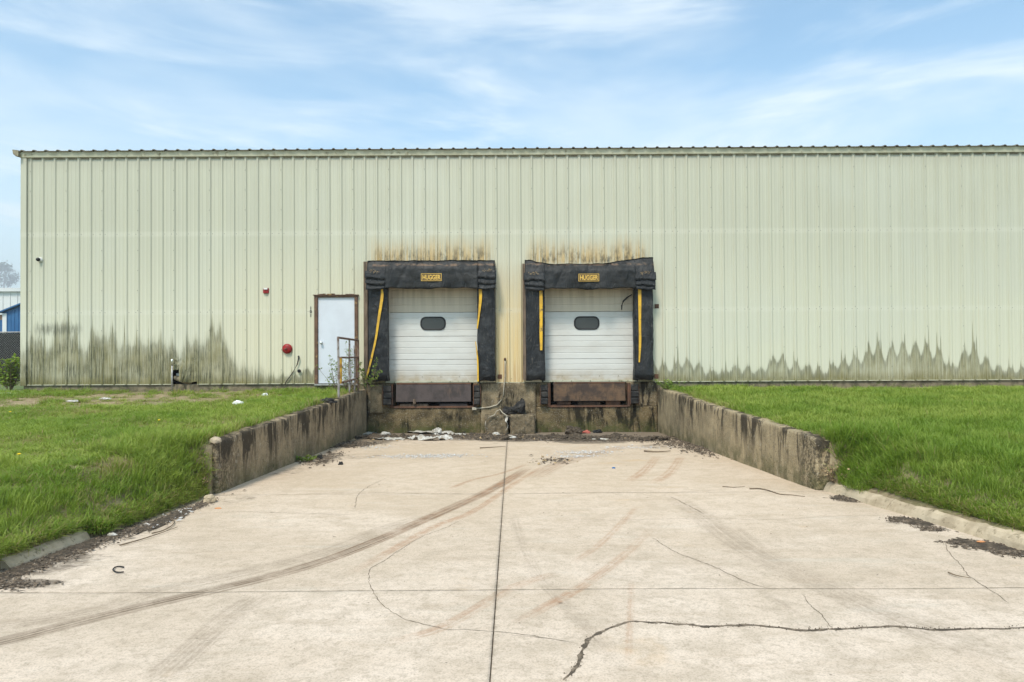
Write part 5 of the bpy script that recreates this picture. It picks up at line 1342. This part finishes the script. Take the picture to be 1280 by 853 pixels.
# ---- grass: instanced tufts
tcol = bpy.data.collections.new('grass_tufts')
def tuft(seed, nb, hmin, hmax, wid, spread, droop):
    R_ = random.Random(seed); V = []; F = []; bl = []; hb = []
    for b_ in range(nb):
        a = R_.random()*6.283; r0 = spread*math.sqrt(R_.random()); bx, by = r0*math.cos(a), r0*math.sin(a)
        d = R_.random()*6.283; H = R_.uniform(hmin, hmax); bend = H*R_.uniform(0.15, droop); w_ = wid*R_.uniform(0.7, 1.2)
        px, py = -math.sin(d)*w_, math.cos(d)*w_; q = R_.random(); n = len(V)
        for k, f in enumerate((0, 0.4, 0.75)):
            cx, cy, cz = bx+math.cos(d)*bend*f*f, by+math.sin(d)*bend*f*f, H*f*(1-0.25*droop*f); s = (0.8, 1.0, 0.7)[k]
            V += [(cx-px*s, cy-py*s, cz), (cx+px*s, cy+py*s, cz)]; bl += [q, q]; hb += [f, f]
        V.append((bx+math.cos(d)*bend, by+math.sin(d)*bend, H*(1-0.28*droop))); bl.append(q); hb.append(1.0)
        F += [(n,n+1,n+3,n+2), (n+2,n+3,n+5,n+4), (n+4,n+5,n+6)]
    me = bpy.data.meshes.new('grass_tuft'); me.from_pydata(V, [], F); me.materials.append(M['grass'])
    for nm, ar in (('blade', bl), ('height', hb)):
        A_ = me.attributes.new(nm, 'FLOAT', 'POINT'); A_.data.foreach_set('value', ar)
    me.polygons.foreach_set('use_smooth', [True]*len(me.polygons))
    o = bpy.data.objects.new('grass_tuft_%d' % seed, me); tcol.objects.link(o)
for s in range(7): tuft(s, 16, 0.06, 0.15, 0.0026, 0.055, 0.9)
def gn_scatter(pts, rot, scl, idx, dry, name):
    me = bpy.data.meshes.new(name); me.vertices.add(len(pts)); me.vertices.foreach_set('co', np.asarray(pts, dtype=np.float32).ravel())
    for nm, ty, ar in (('rot', 'FLOAT_VECTOR', rot), ('scl', 'FLOAT_VECTOR', scl), ('idx', 'INT', idx), ('dryness', 'FLOAT', dry)):
        A_ = me.attributes.new(nm, ty, 'POINT')
        A_.data.foreach_set('vector' if ty == 'FLOAT_VECTOR' else 'value', np.asarray(ar).ravel())
    o = bpy.data.objects.new(name, me); C.objects.link(o)
    ng = bpy.data.node_groups.new('scatter_tufts', 'GeometryNodeTree')
    ng.interface.new_socket('Geometry', in_out='INPUT', socket_type='NodeSocketGeometry'); ng.interface.new_socket('Geometry', in_out='OUTPUT', socket_type='NodeSocketGeometry')
    gi = ng.nodes.new('NodeGroupInput'); go = ng.nodes.new('NodeGroupOutput'); ip = ng.nodes.new('GeometryNodeInstanceOnPoints')
    ci = ng.nodes.new('GeometryNodeCollectionInfo'); ci.inputs['Collection'].default_value = tcol; ci.inputs['Separate Children'].default_value = True; ci.inputs['Reset Children'].default_value = True
    def na(nm, ty):
        n = ng.nodes.new('GeometryNodeInputNamedAttribute'); n.data_type = ty; n.inputs['Name'].default_value = nm; return n.outputs['Attribute']
    L = ng.links.new
    L(gi.outputs[0], ip.inputs['Points']); L(ci.outputs[0], ip.inputs['Instance']); ip.inputs['Pick Instance'].default_value = True
    L(na('idx', 'INT'), ip.inputs['Instance Index']); L(na('rot', 'FLOAT_VECTOR'), ip.inputs['Rotation']); L(na('scl', 'FLOAT_VECTOR'), ip.inputs['Scale'])
    L(ip.outputs[0], go.inputs[0])
    o.modifiers.new('scatter', 'NODES').node_group = ng
    return o
BROWN = [(150,500,1.9,0.9,0.95),(215,493,1.6,0.7,0.9),(80,503,1.5,0.8,0.75),(265,496,1.0,0.5,0.7),(120,505,2.0,0.6,0.7),(190,555,0.5,0.35,0.6),(235,530,0.7,0.5,0.45),(60,560,0.7,0.5,0.4),(95,575,0.5,0.3,0.45),(330,488,1.0,0.4,0.4),(30,520,1.0,0.8,0.4)]
def lawn_at(u, v):
    d = ray(u, v); t = 5.0
    for i in range(60):
        p = Vector((d.x*t, CY+d.y*t, CZ+d.z*t)); h = p.z - lawn_z(p.x, p.y)
        if abs(h) < 0.003: break
        t += h/(-d.z)*0.6
    return p
BRW = [(lawn_at(u, v), a*1.5, b_*1.9, s) for u, v, a, b_, s in BROWN]
def scatter_side(side):
    pts = []; rot = []; scl = []; idx = []; dry = []
    R_ = random.Random(5+side)
    def dens(d): return 520 if d < 8 else (380 if d < 11 else (260 if d < 15 else 200))
    bands = [(-18, -13.4, 3.2), (-13.4, -10.5, 6.5), (-10.5, -8.4, 8.5), (-8.4, -5, 11), (-5, -2.4, 13.0), (-2.4, -0.02, 15.5)]
    for ya, yb, xm in bands:
        d = (ya+yb)/2 - CY; n = int((yb-ya)*xm*dens(d)*(0.55 if ya < -13.5 else 1))
        for _ in range(n):
            y = R_.uniform(ya, yb); 
            e = abs(XLI)+0.17 if side < 0 else right_inner(y)+0.17
            if y < WALL_NEAR: e = abs(kerb_x(side, y)) + (0.22 if side > 0 else (0.16 if y < -11.1 else 0.02))
            x = side*(e + R_.random()*xm)
            edge = abs(x)-e
            if side < 0 and x < -12.45-abs(0): 
                pass
            nb = 0
            if side < 0:
                for c, a, b_, s in BRW:
                    q = ((x-c.x)/a)**2+((y-c.y)/b_)**2; nb = max(nb, s*max(0, min(1, 1.7*(1-q*0.8)))*(0.75+0.7*fbm((x*2.5, y*3.5, 2))))
            nb += 0.38*fbm((x*1.3, y*1.3, 9)) if side < 0 else 0.2*fbm((x*1.3, y*1.3, 9))-0.1
            if side > 0 and y > -0.7 and x > 7.5: nb += 0.8
            if R_.random() < nb*0.95 or nb > 0.62: continue
            cl = fbm((x*1.1+3, y*1.1, 4)); cl2 = fbm((x*3.4, y*3.4, 6))
            if side < 0:
                h = 0.72 + 0.42*cl + 0.55*cl2 - 0.5*max(0, nb)
                h += 0.75*math.exp(-(edge/0.35)**2)*(1 if -10.2 < y < -1 else 0.2)
                if y > -0.5: h += 0.25
                if y < -9.6: h += 0.15
            else:
                h = 1.3 + 0.5*cl + 0.7*cl2
                if y > -2.5: h *= 0.85
                if y > -1.0 and x > 6: h *= 0.6
            if y < WALL_NEAR and edge < 0.2: h *= 0.65
            if y > -0.05 : h *= 0.7
            h = max(0.3, h*R_.uniform(0.75, 1.2))
            pts.append((x, y, lawn_z(x, y)-0.008)); rot.append((R_.gauss(0, 0.16), R_.gauss(0, 0.16), R_.random()*6.283))
            wsc = 1.0 + 0.055*max(0, d-6); scl.append((wsc, wsc, h)); idx.append(R_.randrange(7))
            dr = 0.22 + 0.65*max(0, nb) + 0.30*fbm((x*0.9, y*0.9, 12)) + 0.2*fbm((x*4, y*4, 15)) + 0.35*math.exp(-(edge/0.13)**2) + R_.uniform(-0.12, 0.12)
            if side > 0: dr -= 0.08
            dry.append(dr)
    # ragged growth leaning over the kerb and round the end of the retaining wall
    for _ in range(1500):
        y = R_.uniform(-13.6, WALL_NEAR-0.05); x = side*(abs(kerb_x(side, y)) + ((0.21 if side > 0 else 0.12) if (side > 0 or y < -11.1) else 0.0) + abs(R_.gauss(0.0, 0.05)))
        h = 0.55 + 0.6*max(0, fbm((x*4, y*4, 3))) + R_.uniform(-0.1, 0.25)
        pts.append((x, y, lawn_z(x, y)-0.008)); rot.append((R_.gauss(0, 0.25), -side*R_.uniform(-0.2, 0.45), R_.gauss(0, 0.5))); scl.append((1.2, 1.2, h*(1 if side < 0 else 0.7))); idx.append(R_.randrange(7)); dry.append(R_.uniform(0.15, 0.8))
    for _ in range(900):
        y = R_.uniform(WALL_NEAR-0.75, WALL_NEAR+0.12); x = side*R_.uniform(3.93 if side < 0 else 4.03, 4.9)
        h = R_.uniform(0.9, 1.9)*(1.25 if side < 0 else 1.35)*(1-0.4*(WALL_NEAR-y))
        pts.append((x, y, lawn_z(x, y)-0.01)); rot.append((R_.uniform(0.0, 0.7), -side*R_.uniform(-0.1, 0.5), R_.random()*6.28 if R_.random() < 0.5 else R_.gauss(0, 0.5))); scl.append((1.2, 1.2, h)); idx.append(R_.randrange(7)); dry.append(R_.uniform(-0.05, 0.45))
    o = gn_scatter(pts, rot, scl, np.array(idx, dtype=np.int32), dry, 'grass')
    tag(o, 'short patchy green grass of the lawn left of the ramp' if side < 0 else 'tall lush green grass of the bank right of the ramp', 'grass', kind='stuff')
    print('tufts', side, len(pts))
scatter_side(-1); scatter_side(1)
# dandelions
for k, (u, v) in enumerate(((24, 584), (199, 537), (13, 525))):
    p = lawn_at(u, v); r = thing('dandelion', ['dandelion flower lowest of the yellow dots in the left lawn', 'dandelion flower in the middle of the left lawn near the wall end', 'dandelion flower highest near the left edge of the lawn'][k], 'flower', p)
    B = MB(); B.tube([p, p+Vector((0,0,0.13))], 0.003, 4); P_(B, 'stem', M['leaf'], r); B = MB(); q = p+Vector((0,0,0.13)); B.tube([q, q+Vector((0,0,0.008)), q+Vector((0,0,0.016))], [0.008,0.02,0.008], 9); P_(B, 'flower_head', M['flower'], r)
# litter on the lawn
for k, (u, v, s, lab) in enumerate(((189, 485, 0.075, 'white paper scrap on the grass at the foot of the warehouse left of the standpipe'), (251, 487, 0.085, 'white paper scrap on the grass right below the torn cladding'),
        (297, 507, 0.10, 'white paper scrap on the grass nearest the left retaining wall'), (331, 495.5, 0.07, 'white paper scrap on the grass below the alarm bell'), (132, 500, 0.12, 'greyish flat paper scrap on the bare patch of the left lawn'), (91, 503, 0.12, 'flattened pale litter at the left end of the bare lawn patch'))):
    p = lawn_at(u, v+1); blob('paper_scrap', M['white'] if k < 4 else M['chip'], lab, 'paper', (p.x, p.y, p.z+0.03), (s, s*0.7, s*(0.55 if k < 4 else 0.2)), 60+k, sub=3)
p = Vector((at(8, 486, -0.6).x, -0.6, -0.20)); B = MB(); B.box(p.x-1.5, p.x+0.28, p.y-0.3, p.y+0.3, p.z, p.z+0.03)
solid(B, 'white_slab', M['whiteb'], 'flat white board lying on the grass beyond the left corner of the warehouse', 'board', bevel=0.005)

# ================================================================== DEBRIS (uncountable)
def chips(name, label, mat, spots, kmin, kmax, n, base=drive_z, flat=0.4):
    B = MB(); tot = sum(s[4] for s in spots)
    for (u, v, a, b_, w_) in spots:
        c = on_drive(u, v)
        for _ in range(int(n*w_/tot)):
            x = c.x + random.gauss(0, a*0.55); y = min(c.y + random.gauss(0, b_*0.55), -0.06)
            if y > WALL_NEAR:
                x = max(XLI+0.03, min(right_inner(y)-0.03, x))
            r = random.uniform(kmin, kmax)*(0.5+random.random()**3*1.2); z = drive_z(y)+0.004; a0 = random.random()*6; k = random.choice((3, 4, 5)); el = random.uniform(1, 2.6); ca, sa = math.cos(a0), math.sin(a0)
            vs = []
            for q in range(k):
                t = 6.283*q/k; lx, ly = r*el*math.cos(t)*random.uniform(.7,1.2), r*math.sin(t)*random.uniform(.7,1.2)
                vs.append((x+lx*ca-ly*sa, y+lx*sa+ly*ca, z+random.uniform(0, r*flat)))
            vs.append((x, y, z+r*flat*random.uniform(0.8, 1.8)))
            B.add(vs, [(q, (q+1) % k, k) for q in range(k)])
    o = B.build(name, mat, None, fix=False); tag(o, label, 'debris', kind='stuff')
chips('leaf_litter', 'dark leaf and bark litter drifted along the foot of the docks', M['flake'], [(640,548,1.0,0.42,3),(600,547,0.6,0.4,1.5),(740,549,1.0,0.45,4),(700,548,0.8,0.4,2.4),(800,550,0.8,0.5,1.6),(500,546,1.4,0.3,1.6),(440,556,0.5,0.6,1.5),(690,577,0.35,0.45,0.22),(405,574,0.25,0.9,0.6),
    (870,562,0.3,0.9,1.0),(620,546,2.8,0.15,2),(845,555,0.4,0.5,0.8)], 0.006, 0.028, 9500, flat=0.8)
chips('gutter_litter', 'dark bark and twig litter in the gutter along the left kerb', M['flake'], [(208,650,0.11,0.5,1.5),(146,670,0.12,0.5,1.5),(84,692,0.14,0.4,1.5),(34,712,0.13,0.3,1.3),(250,632,0.1,0.4,0.8),(8,732,0.25,0.10,1.0)], 0.004, 0.014, 4200, flat=0.7)
chips('gutter_litter', 'dark soil and bark litter in patches along the right kerb', M['flake'], [(1057,624,0.12,0.16,0.7),(1135,652,0.14,0.16,1.0),(1165,662,0.10,0.1,0.7),(1225,682,0.2,0.12,1.3),(1265,692,0.12,0.1,0.9),(1205,679,0.15,0.06,0.6)], 0.004, 0.014, 3400, flat=0.7)
chips('pale_grit', 'pale glass like grit scattered on the concrete below the docks', M['chip'], [(520,571,0.7,0.30,2.0),(560,570,0.5,0.25,0.8),(730,566,0.55,0.28,1.4),(720,571,0.4,0.2,0.9),(790,560,0.6,0.3,0.8),(640,549,0.9,0.2,0.5),(470,560,0.5,0.3,0.5),(215,648,0.1,0.4,0.25),(700,550,0.9,0.2,0.5)], 0.004, 0.013, 3200, flat=0.8)
chips('rubble', 'brown and black rubble of bark, cloth and broken bits across the foot of the docks', M['mulch'], [(640,548,0.7,0.35,2),(740,549,0.9,0.35,3),(700,548,0.5,0.3,1.5),(590,545,0.4,0.3,1),(470,548,0.5,0.35,1),(820,550,0.5,0.4,0.8)], 0.02, 0.06, 900, flat=0.9)
chips('leaf_bits', 'tan leaf bits and splinters mixed in the litter at the foot of the docks', M['straw'], [(640,548,0.8,0.35,3),(740,549,0.9,0.4,2),(600,545,0.5,0.3,1.5),(470,550,0.6,0.4,1),(690,577,0.4,0.4,0.3)], 0.008, 0.028, 700, flat=0.8)
chips('concrete_crumbs', 'tiny dark crumbs scattered thinly over the driveway', M['flake'], [(640,700,3.0,3.0,1),(400,640,2.5,3,1),(900,650,2.5,3,1),(640,600,3,3,1.4)], 0.002, 0.006, 420)
# mounded dirt under the litter
def mound(u, v, a, b_, h, rot, label, seed, root=None):
    c = on_drive(u, v); B = MB(); n = 22; V = []; 
    for j in range(n+1):
        for i in range(n+1):
            x, y = (i/n*2-1), (j/n*2-1); d = math.hypot(x, y) + 0.35*fbm((x*2.2+seed, y*2.2, 1)); X = x*a; Y = y*b_
            xx = c.x + X*math.cos(rot)-Y*math.sin(rot); yy = c.y + X*math.sin(rot)+Y*math.cos(rot)
            V.append((xx, yy, drive_z(yy) - 0.012 + h*max(0, 1-d)**0.8*(0.7+0.6*fbm((xx*12, yy*12, seed))) + 0.012*min(1, max(0, (0.95-d))*6)))
    B.add(V, [(j*(n+1)+i, j*(n+1)+i+1, (j+1)*(n+1)+i+1, (j+1)*(n+1)+i) for j in range(n) for i in range(n)])
    o = solid(B, 'dirt_mound', M['mulch'], label, 'dirt', 'low dirt drifts on the driveway edge', fix=False, smooth=True); return o
mound(1057, 624, 0.26, 0.10, 0.025, 1.35-math.pi/2, 'short dirt drift along the right kerb closest to the right retaining wall', 1)
mound(1140, 653, 0.14, 0.34, 0.035, 0.25, 'middle dirt drift of the three along the right kerb', 2)
mound(1235, 684, 0.16, 0.42, 0.04, 0.45, 'nearest and widest dirt drift along the right kerb', 3)
mound(212, 648, 0.11, 0.75, 0.03, 0.05, 'long dirt drift in the left gutter near the left retaining wall', 4)
mound(92, 688, 0.12, 0.6, 0.035, 0.05, 'dirt drift beside the exposed piece of left kerb', 5)
mound(20, 716, 0.12, 0.35, 0.03, 0.05, 'nearest dirt drift in the left gutter at the picture edge', 6)
mound(640, 549.5, 1.0, 0.22, 0.035, 0, 'brown leaf drift in front of the rough blocks', 7)
mound(735, 551, 1.1, 0.2, 0.04, 0, 'blackish litter drift in front of the right dock', 8)
mound(435, 556, 0.5, 0.6, 0.02, 0, 'flat dirt drift in the corner of the left retaining wall and the dock', 9)
# twigs
def twig(pts, rad, label):
    B = MB(); P2_ = [od(u, v, rad+0.003) for u, v, q in smoothcurve([(a, b_, 0) for a, b_ in pts], 3)]; B.tube(P2_, [rad*(1-0.6*i/(len(P2_)-1)) for i in range(len(P2_))], 5); solid(B, 'twig', M['stem'], label, 'twig')
twig([(937,612),(950,612),(963,615),(975,619),(990,620),(1006,622)], 0.009, 'long thin twig on the concrete beside the right retaining wall')
twig([(903,609),(918,610),(931,609)], 0.006, 'short thin twig left of the long twig by the right retaining wall')
twig([(1185,717),(1196,721),(1213,724)], 0.006, 'small twig on the concrete below the nearest right dirt drift')
twig([(190,668),(205,664),(218,655),(212,646),(205,643)], 0.007, 'curled pale twig in the left gutter')
twig([(150,683),(175,676),(200,668),(222,660)], 0.007, 'long straight twig lying along the left gutter')
twig([(805,565),(822,566),(838,565)], 0.016, 'thick dark stick lying near the right retaining wall below the dock')
twig([(600,561),(615,560),(632,559)], 0.012, 'dark stick on the concrete left of the centre joint below the pier')
twig([(1120,648),(1134,655),(1143,661)], 0.006, 'thin twig sticking out of the middle right dirt drift')
blob('fallen_leaf', M['orange'], 'orange dead leaf on the nearest right dirt drift', 'leaf', od(1226, 682, 0.03), (0.035, 0.02, 0.008), 77, sub=2, amp=0.2)
blob('fallen_leaf', M['orange'], 'pair of brown leaf bits on the concrete near the left gutter', 'leaf', od(273, 636, 0.0), (0.04, 0.012, 0.01), 79, sub=2, amp=0.2)
blob('plastic_scrap', M['sheet'], 'small white plastic scrap in the left gutter litter', 'scrap', od(140, 671, 0.01), (0.045, 0.02, 0.02), 81, sub=2)
blob('broken_chunk', M['kerb'], 'broken concrete chunk leaning at the near end of the left retaining wall', 'concrete chunk', od(262, 628, 0.0), (0.07, 0.05, 0.07), 85, sub=3, amp=0.3)

# ================================================================== BEYOND THE LEFT CORNER
FY = 7.0
fx1_, fx0_ = at(27, 440, FY).x + 2.2, at(0, 440, FY).x - 12
ft, fb = WZ(12, 415.5, FY), -0.21
r = thing('chain_link_fence', 'chain link fence with black privacy mesh beyond the left corner of the warehouse', 'fence', Vector(((fx0_+fx1_)/2, FY, fb)))
B = MB(); B.quad((fx0_, FY+0.02, fb), (fx1_, FY+0.02, fb), (fx1_, FY+0.02, ft-0.03), (fx0_, FY+0.02, ft-0.03)); B.quad((fx0_, FY+0.026, fb), (fx1_, FY+0.026, fb), (fx1_, FY+0.026, ft-0.03), (fx0_, FY+0.026, ft-0.03)); P_(B, 'privacy_mesh', M['screenm'], r, fix=False)
B = MB(); B.tube([(fx0_, FY, ft), (fx1_, FY, ft)], 0.022, 8); P_(B, 'top_rail', M['galv'], r)
k = 0; x = fx1_ - 0.3
while x > fx0_:
    B = MB(); B.tube([(x, FY+0.05, fb-0.1), (x, FY+0.05, ft+0.04)], 0.03, 8); P_(B, 'fence_post', M['galv'], r); x -= 3.0
B = MB(); H_ = ft-fb; x = fx1_-5.5
while x < fx1_:
    for s in (1, -1):
        a = (x, FY-0.002*s, fb); b_ = (x+s*H_, FY-0.002*s, ft)
        B.tube([a, b_], 0.0028, 3, cap=False)
    x += 0.085
P_(B, 'wire_mesh', M['galv'], r, fix=False)['kind'] = 'stuff'
# blue shed
Y = 38.0
r = thing('blue_shed', 'blue metal shed with white corner trim beyond the fence', 'shed', Vector((at(15, 415, Y).x, Y, -0.24)))
xl_ = at(5.5, 400, Y).x; zl = WZ(5, 390.5, Y); pk = at(34, 379.5, Y)
B = MB(); xr_ = pk.x*2 - xl_; V = [(xl_, Y, -0.24), (xr_, Y, -0.24), (xr_, Y, zl), (pk.x, Y, pk.z), (xl_, Y, zl)]; B.add(V + [(a, b_+14, c) for a, b_, c in V], [(0,1,2,3,4),(5,9,8,7,6),(0,5,6,1),(1,6,7,2),(4,9,5,0)]); P_(B, 'wall', M['blue'], r)
B = MB(); x = xl_+0.2
while x < xr_: 
    f = 1-abs(x-pk.x)/(pk.x-xl_); B.box(x, x+0.06, Y-0.03, Y-0.002, -0.2, zl+(pk.z-zl)*f-0.1); x += 0.3
P_(B, 'wall_ribs', M['blue'], r)['kind'] = 'stuff'
B = MB(); B.add([(xl_-0.3, Y-0.3, zl-0.08), (pk.x, Y-0.3, pk.z+0.06), (xr_+0.3, Y-0.3, zl-0.08), (xl_-0.3, Y+14.3, zl-0.08), (pk.x, Y+14.3, pk.z+0.06), (xr_+0.3, Y+14.3, zl-0.08),
     (xl_-0.3, Y-0.3, zl+0.02), (pk.x, Y-0.3, pk.z+0.16), (xr_+0.3, Y-0.3, zl+0.02), (xl_-0.3, Y+14.3, zl+0.02), (pk.x, Y+14.3, pk.z+0.16), (xr_+0.3, Y+14.3, zl+0.02)],
     [(0,1,7,6),(1,2,8,7),(6,7,10,9),(7,8,11,10),(0,3,4,1),(1,4,5,2),(0,6,9,3),(2,5,11,8),(3,9,10,4),(4,10,11,5)]); P_(B, 'roof', M['blue'], r)
B = MB(); B.box(xl_-0.12, xl_+0.22, Y-0.05, Y+0.2, -0.24, zl-0.1); P_(B, 'corner_trim', M['whiteb'], r)
# second low shed part and white hall
Y = 42.0
r = thing('tan_shed', 'low shed with tan upper wall left of the blue shed at the picture edge', 'shed', Vector((at(-8, 415, Y).x, Y, -0.24)))
x0, x1 = at(-60, 400, Y).x, at(4, 400, Y).x
B = MB(); B.box(x0, x1, Y, Y+9, WZ(0, 400, Y), WZ(0, 394, Y)); P_(B, 'upper_wall', M['brick'], r)
B = MB(); B.box(x0, x1, Y+0.02, Y+9, -0.24, WZ(0, 400, Y)-0.01); P_(B, 'lower_wall', M['blue'], r)
B = MB(); B.box(x0-0.3, x1+0.2, Y-0.3, Y+9.3, WZ(0, 394, Y)+0.01, WZ(0, 391.5, Y)); P_(B, 'roof', M['whiteb'], r)
Y = 95.0
r = thing('white_hall', 'long white metal hall with a pale flat roof far behind the blue shed', 'hall', Vector((at(-20, 415, Y).x, Y, -0.24)))
x0, x1 = at(-150, 400, Y).x, at(60, 400, Y).x; z1 = WZ(10, 365, Y)
B = MB(); B.box(x0, x1, Y, Y+30, -0.24, z1); P_(B, 'wall', M['whiteb'], r)
B = MB(); B.box(x0-0.5, x1+0.5, Y-0.5, Y+30.5, z1+0.02, WZ(10, 360.5, Y)); P_(B, 'roof', M['whiteb'], r)
B = MB(); x = x0+1
while x < x1: B.box(x, x+0.12, Y-0.08, Y-0.005, 0, z1-0.1); x += 1.2
P_(B, 'wall_ribs', M['whiteb'], r)['kind'] = 'stuff'
# far tree
def tree(u, vt, Y, rad, label, seed):
    R_ = random.Random(seed); bx = at(u, 400, Y).x; zt_ = WZ(u, vt, Y); r = thing('tree', label, 'tree', Vector((bx, Y, -0.4)), 'far trees left of the warehouse'); H = zt_+0.4
    B = MB(); B.tube([(bx, Y, -0.5), (bx+0.2, Y, H*0.35), (bx, Y+0.2, H*0.6), (bx+0.2, Y, H*0.9)], [rad*0.1, rad*0.08, rad*0.05, rad*0.01], 8)
    cl = []
    for k in range(26):
        a = R_.random()*6.28; h = R_.uniform(0.28, 0.97); rr = rad*(1-((h-0.5)/0.55)**2)**0.5*R_.uniform(0.3, 1) if abs(h-0.5) < 0.54 else 0.2
        c = Vector((bx+math.cos(a)*rr, Y+math.sin(a)*rr, H*h)); cl.append((c, rad*R_.uniform(0.22, 0.4))); B.tube([(bx, Y, H*h*0.7), c], [rad*0.025, 0.03], 5)
    P_(B, 'trunk', M['stem'], r)
    L_ = MB()
    for c, q in cl:
        for k in range(120):
            d = Vector((R_.gauss(0,1), R_.gauss(0,1), R_.gauss(0,0.8))).normalized()*q*R_.random()**0.4
            leaf_quad(L_, c+d, Vector((R_.gauss(0,1), R_.gauss(0,1), R_.gauss(0,1))), rad*R_.uniform(0.08, 0.17), Vector((R_.gauss(0,.6), R_.gauss(0,.6), 1)).normalized())
    P_(L_, 'crown', M['leafd'], r, fix=False)['kind'] = 'stuff'
tree(5, 331, 1180, 31.0, 'hazy rounded tree rising behind the white hall at the left edge', 3)
tree(-32, 338, 1190, 32, 'second hazy tree further left behind the white hall', 4)

# ---- thin haze in the air
hm = bpy.data.materials.new('haze_air'); hm.use_nodes = True; hm.node_tree.nodes.clear()
ho = hm.node_tree.nodes.new('ShaderNodeOutputMaterial'); hv = hm.node_tree.nodes.new('ShaderNodeVolumePrincipled')
hv.inputs['Color'].default_value = (0.93, 0.96, 1.0, 1); hv.inputs['Density'].default_value = 0.0008; hv.inputs['Anisotropy'].default_value = 0.2
hm.node_tree.links.new(hv.outputs[0], ho.inputs['Volume'])
B = MB(); B.box(-1300, 1300, -60, 1250, -2.7, 140)
tag(B.build('haze', hm), kind='stuff')
SC.cycles.volume_bounces = 0
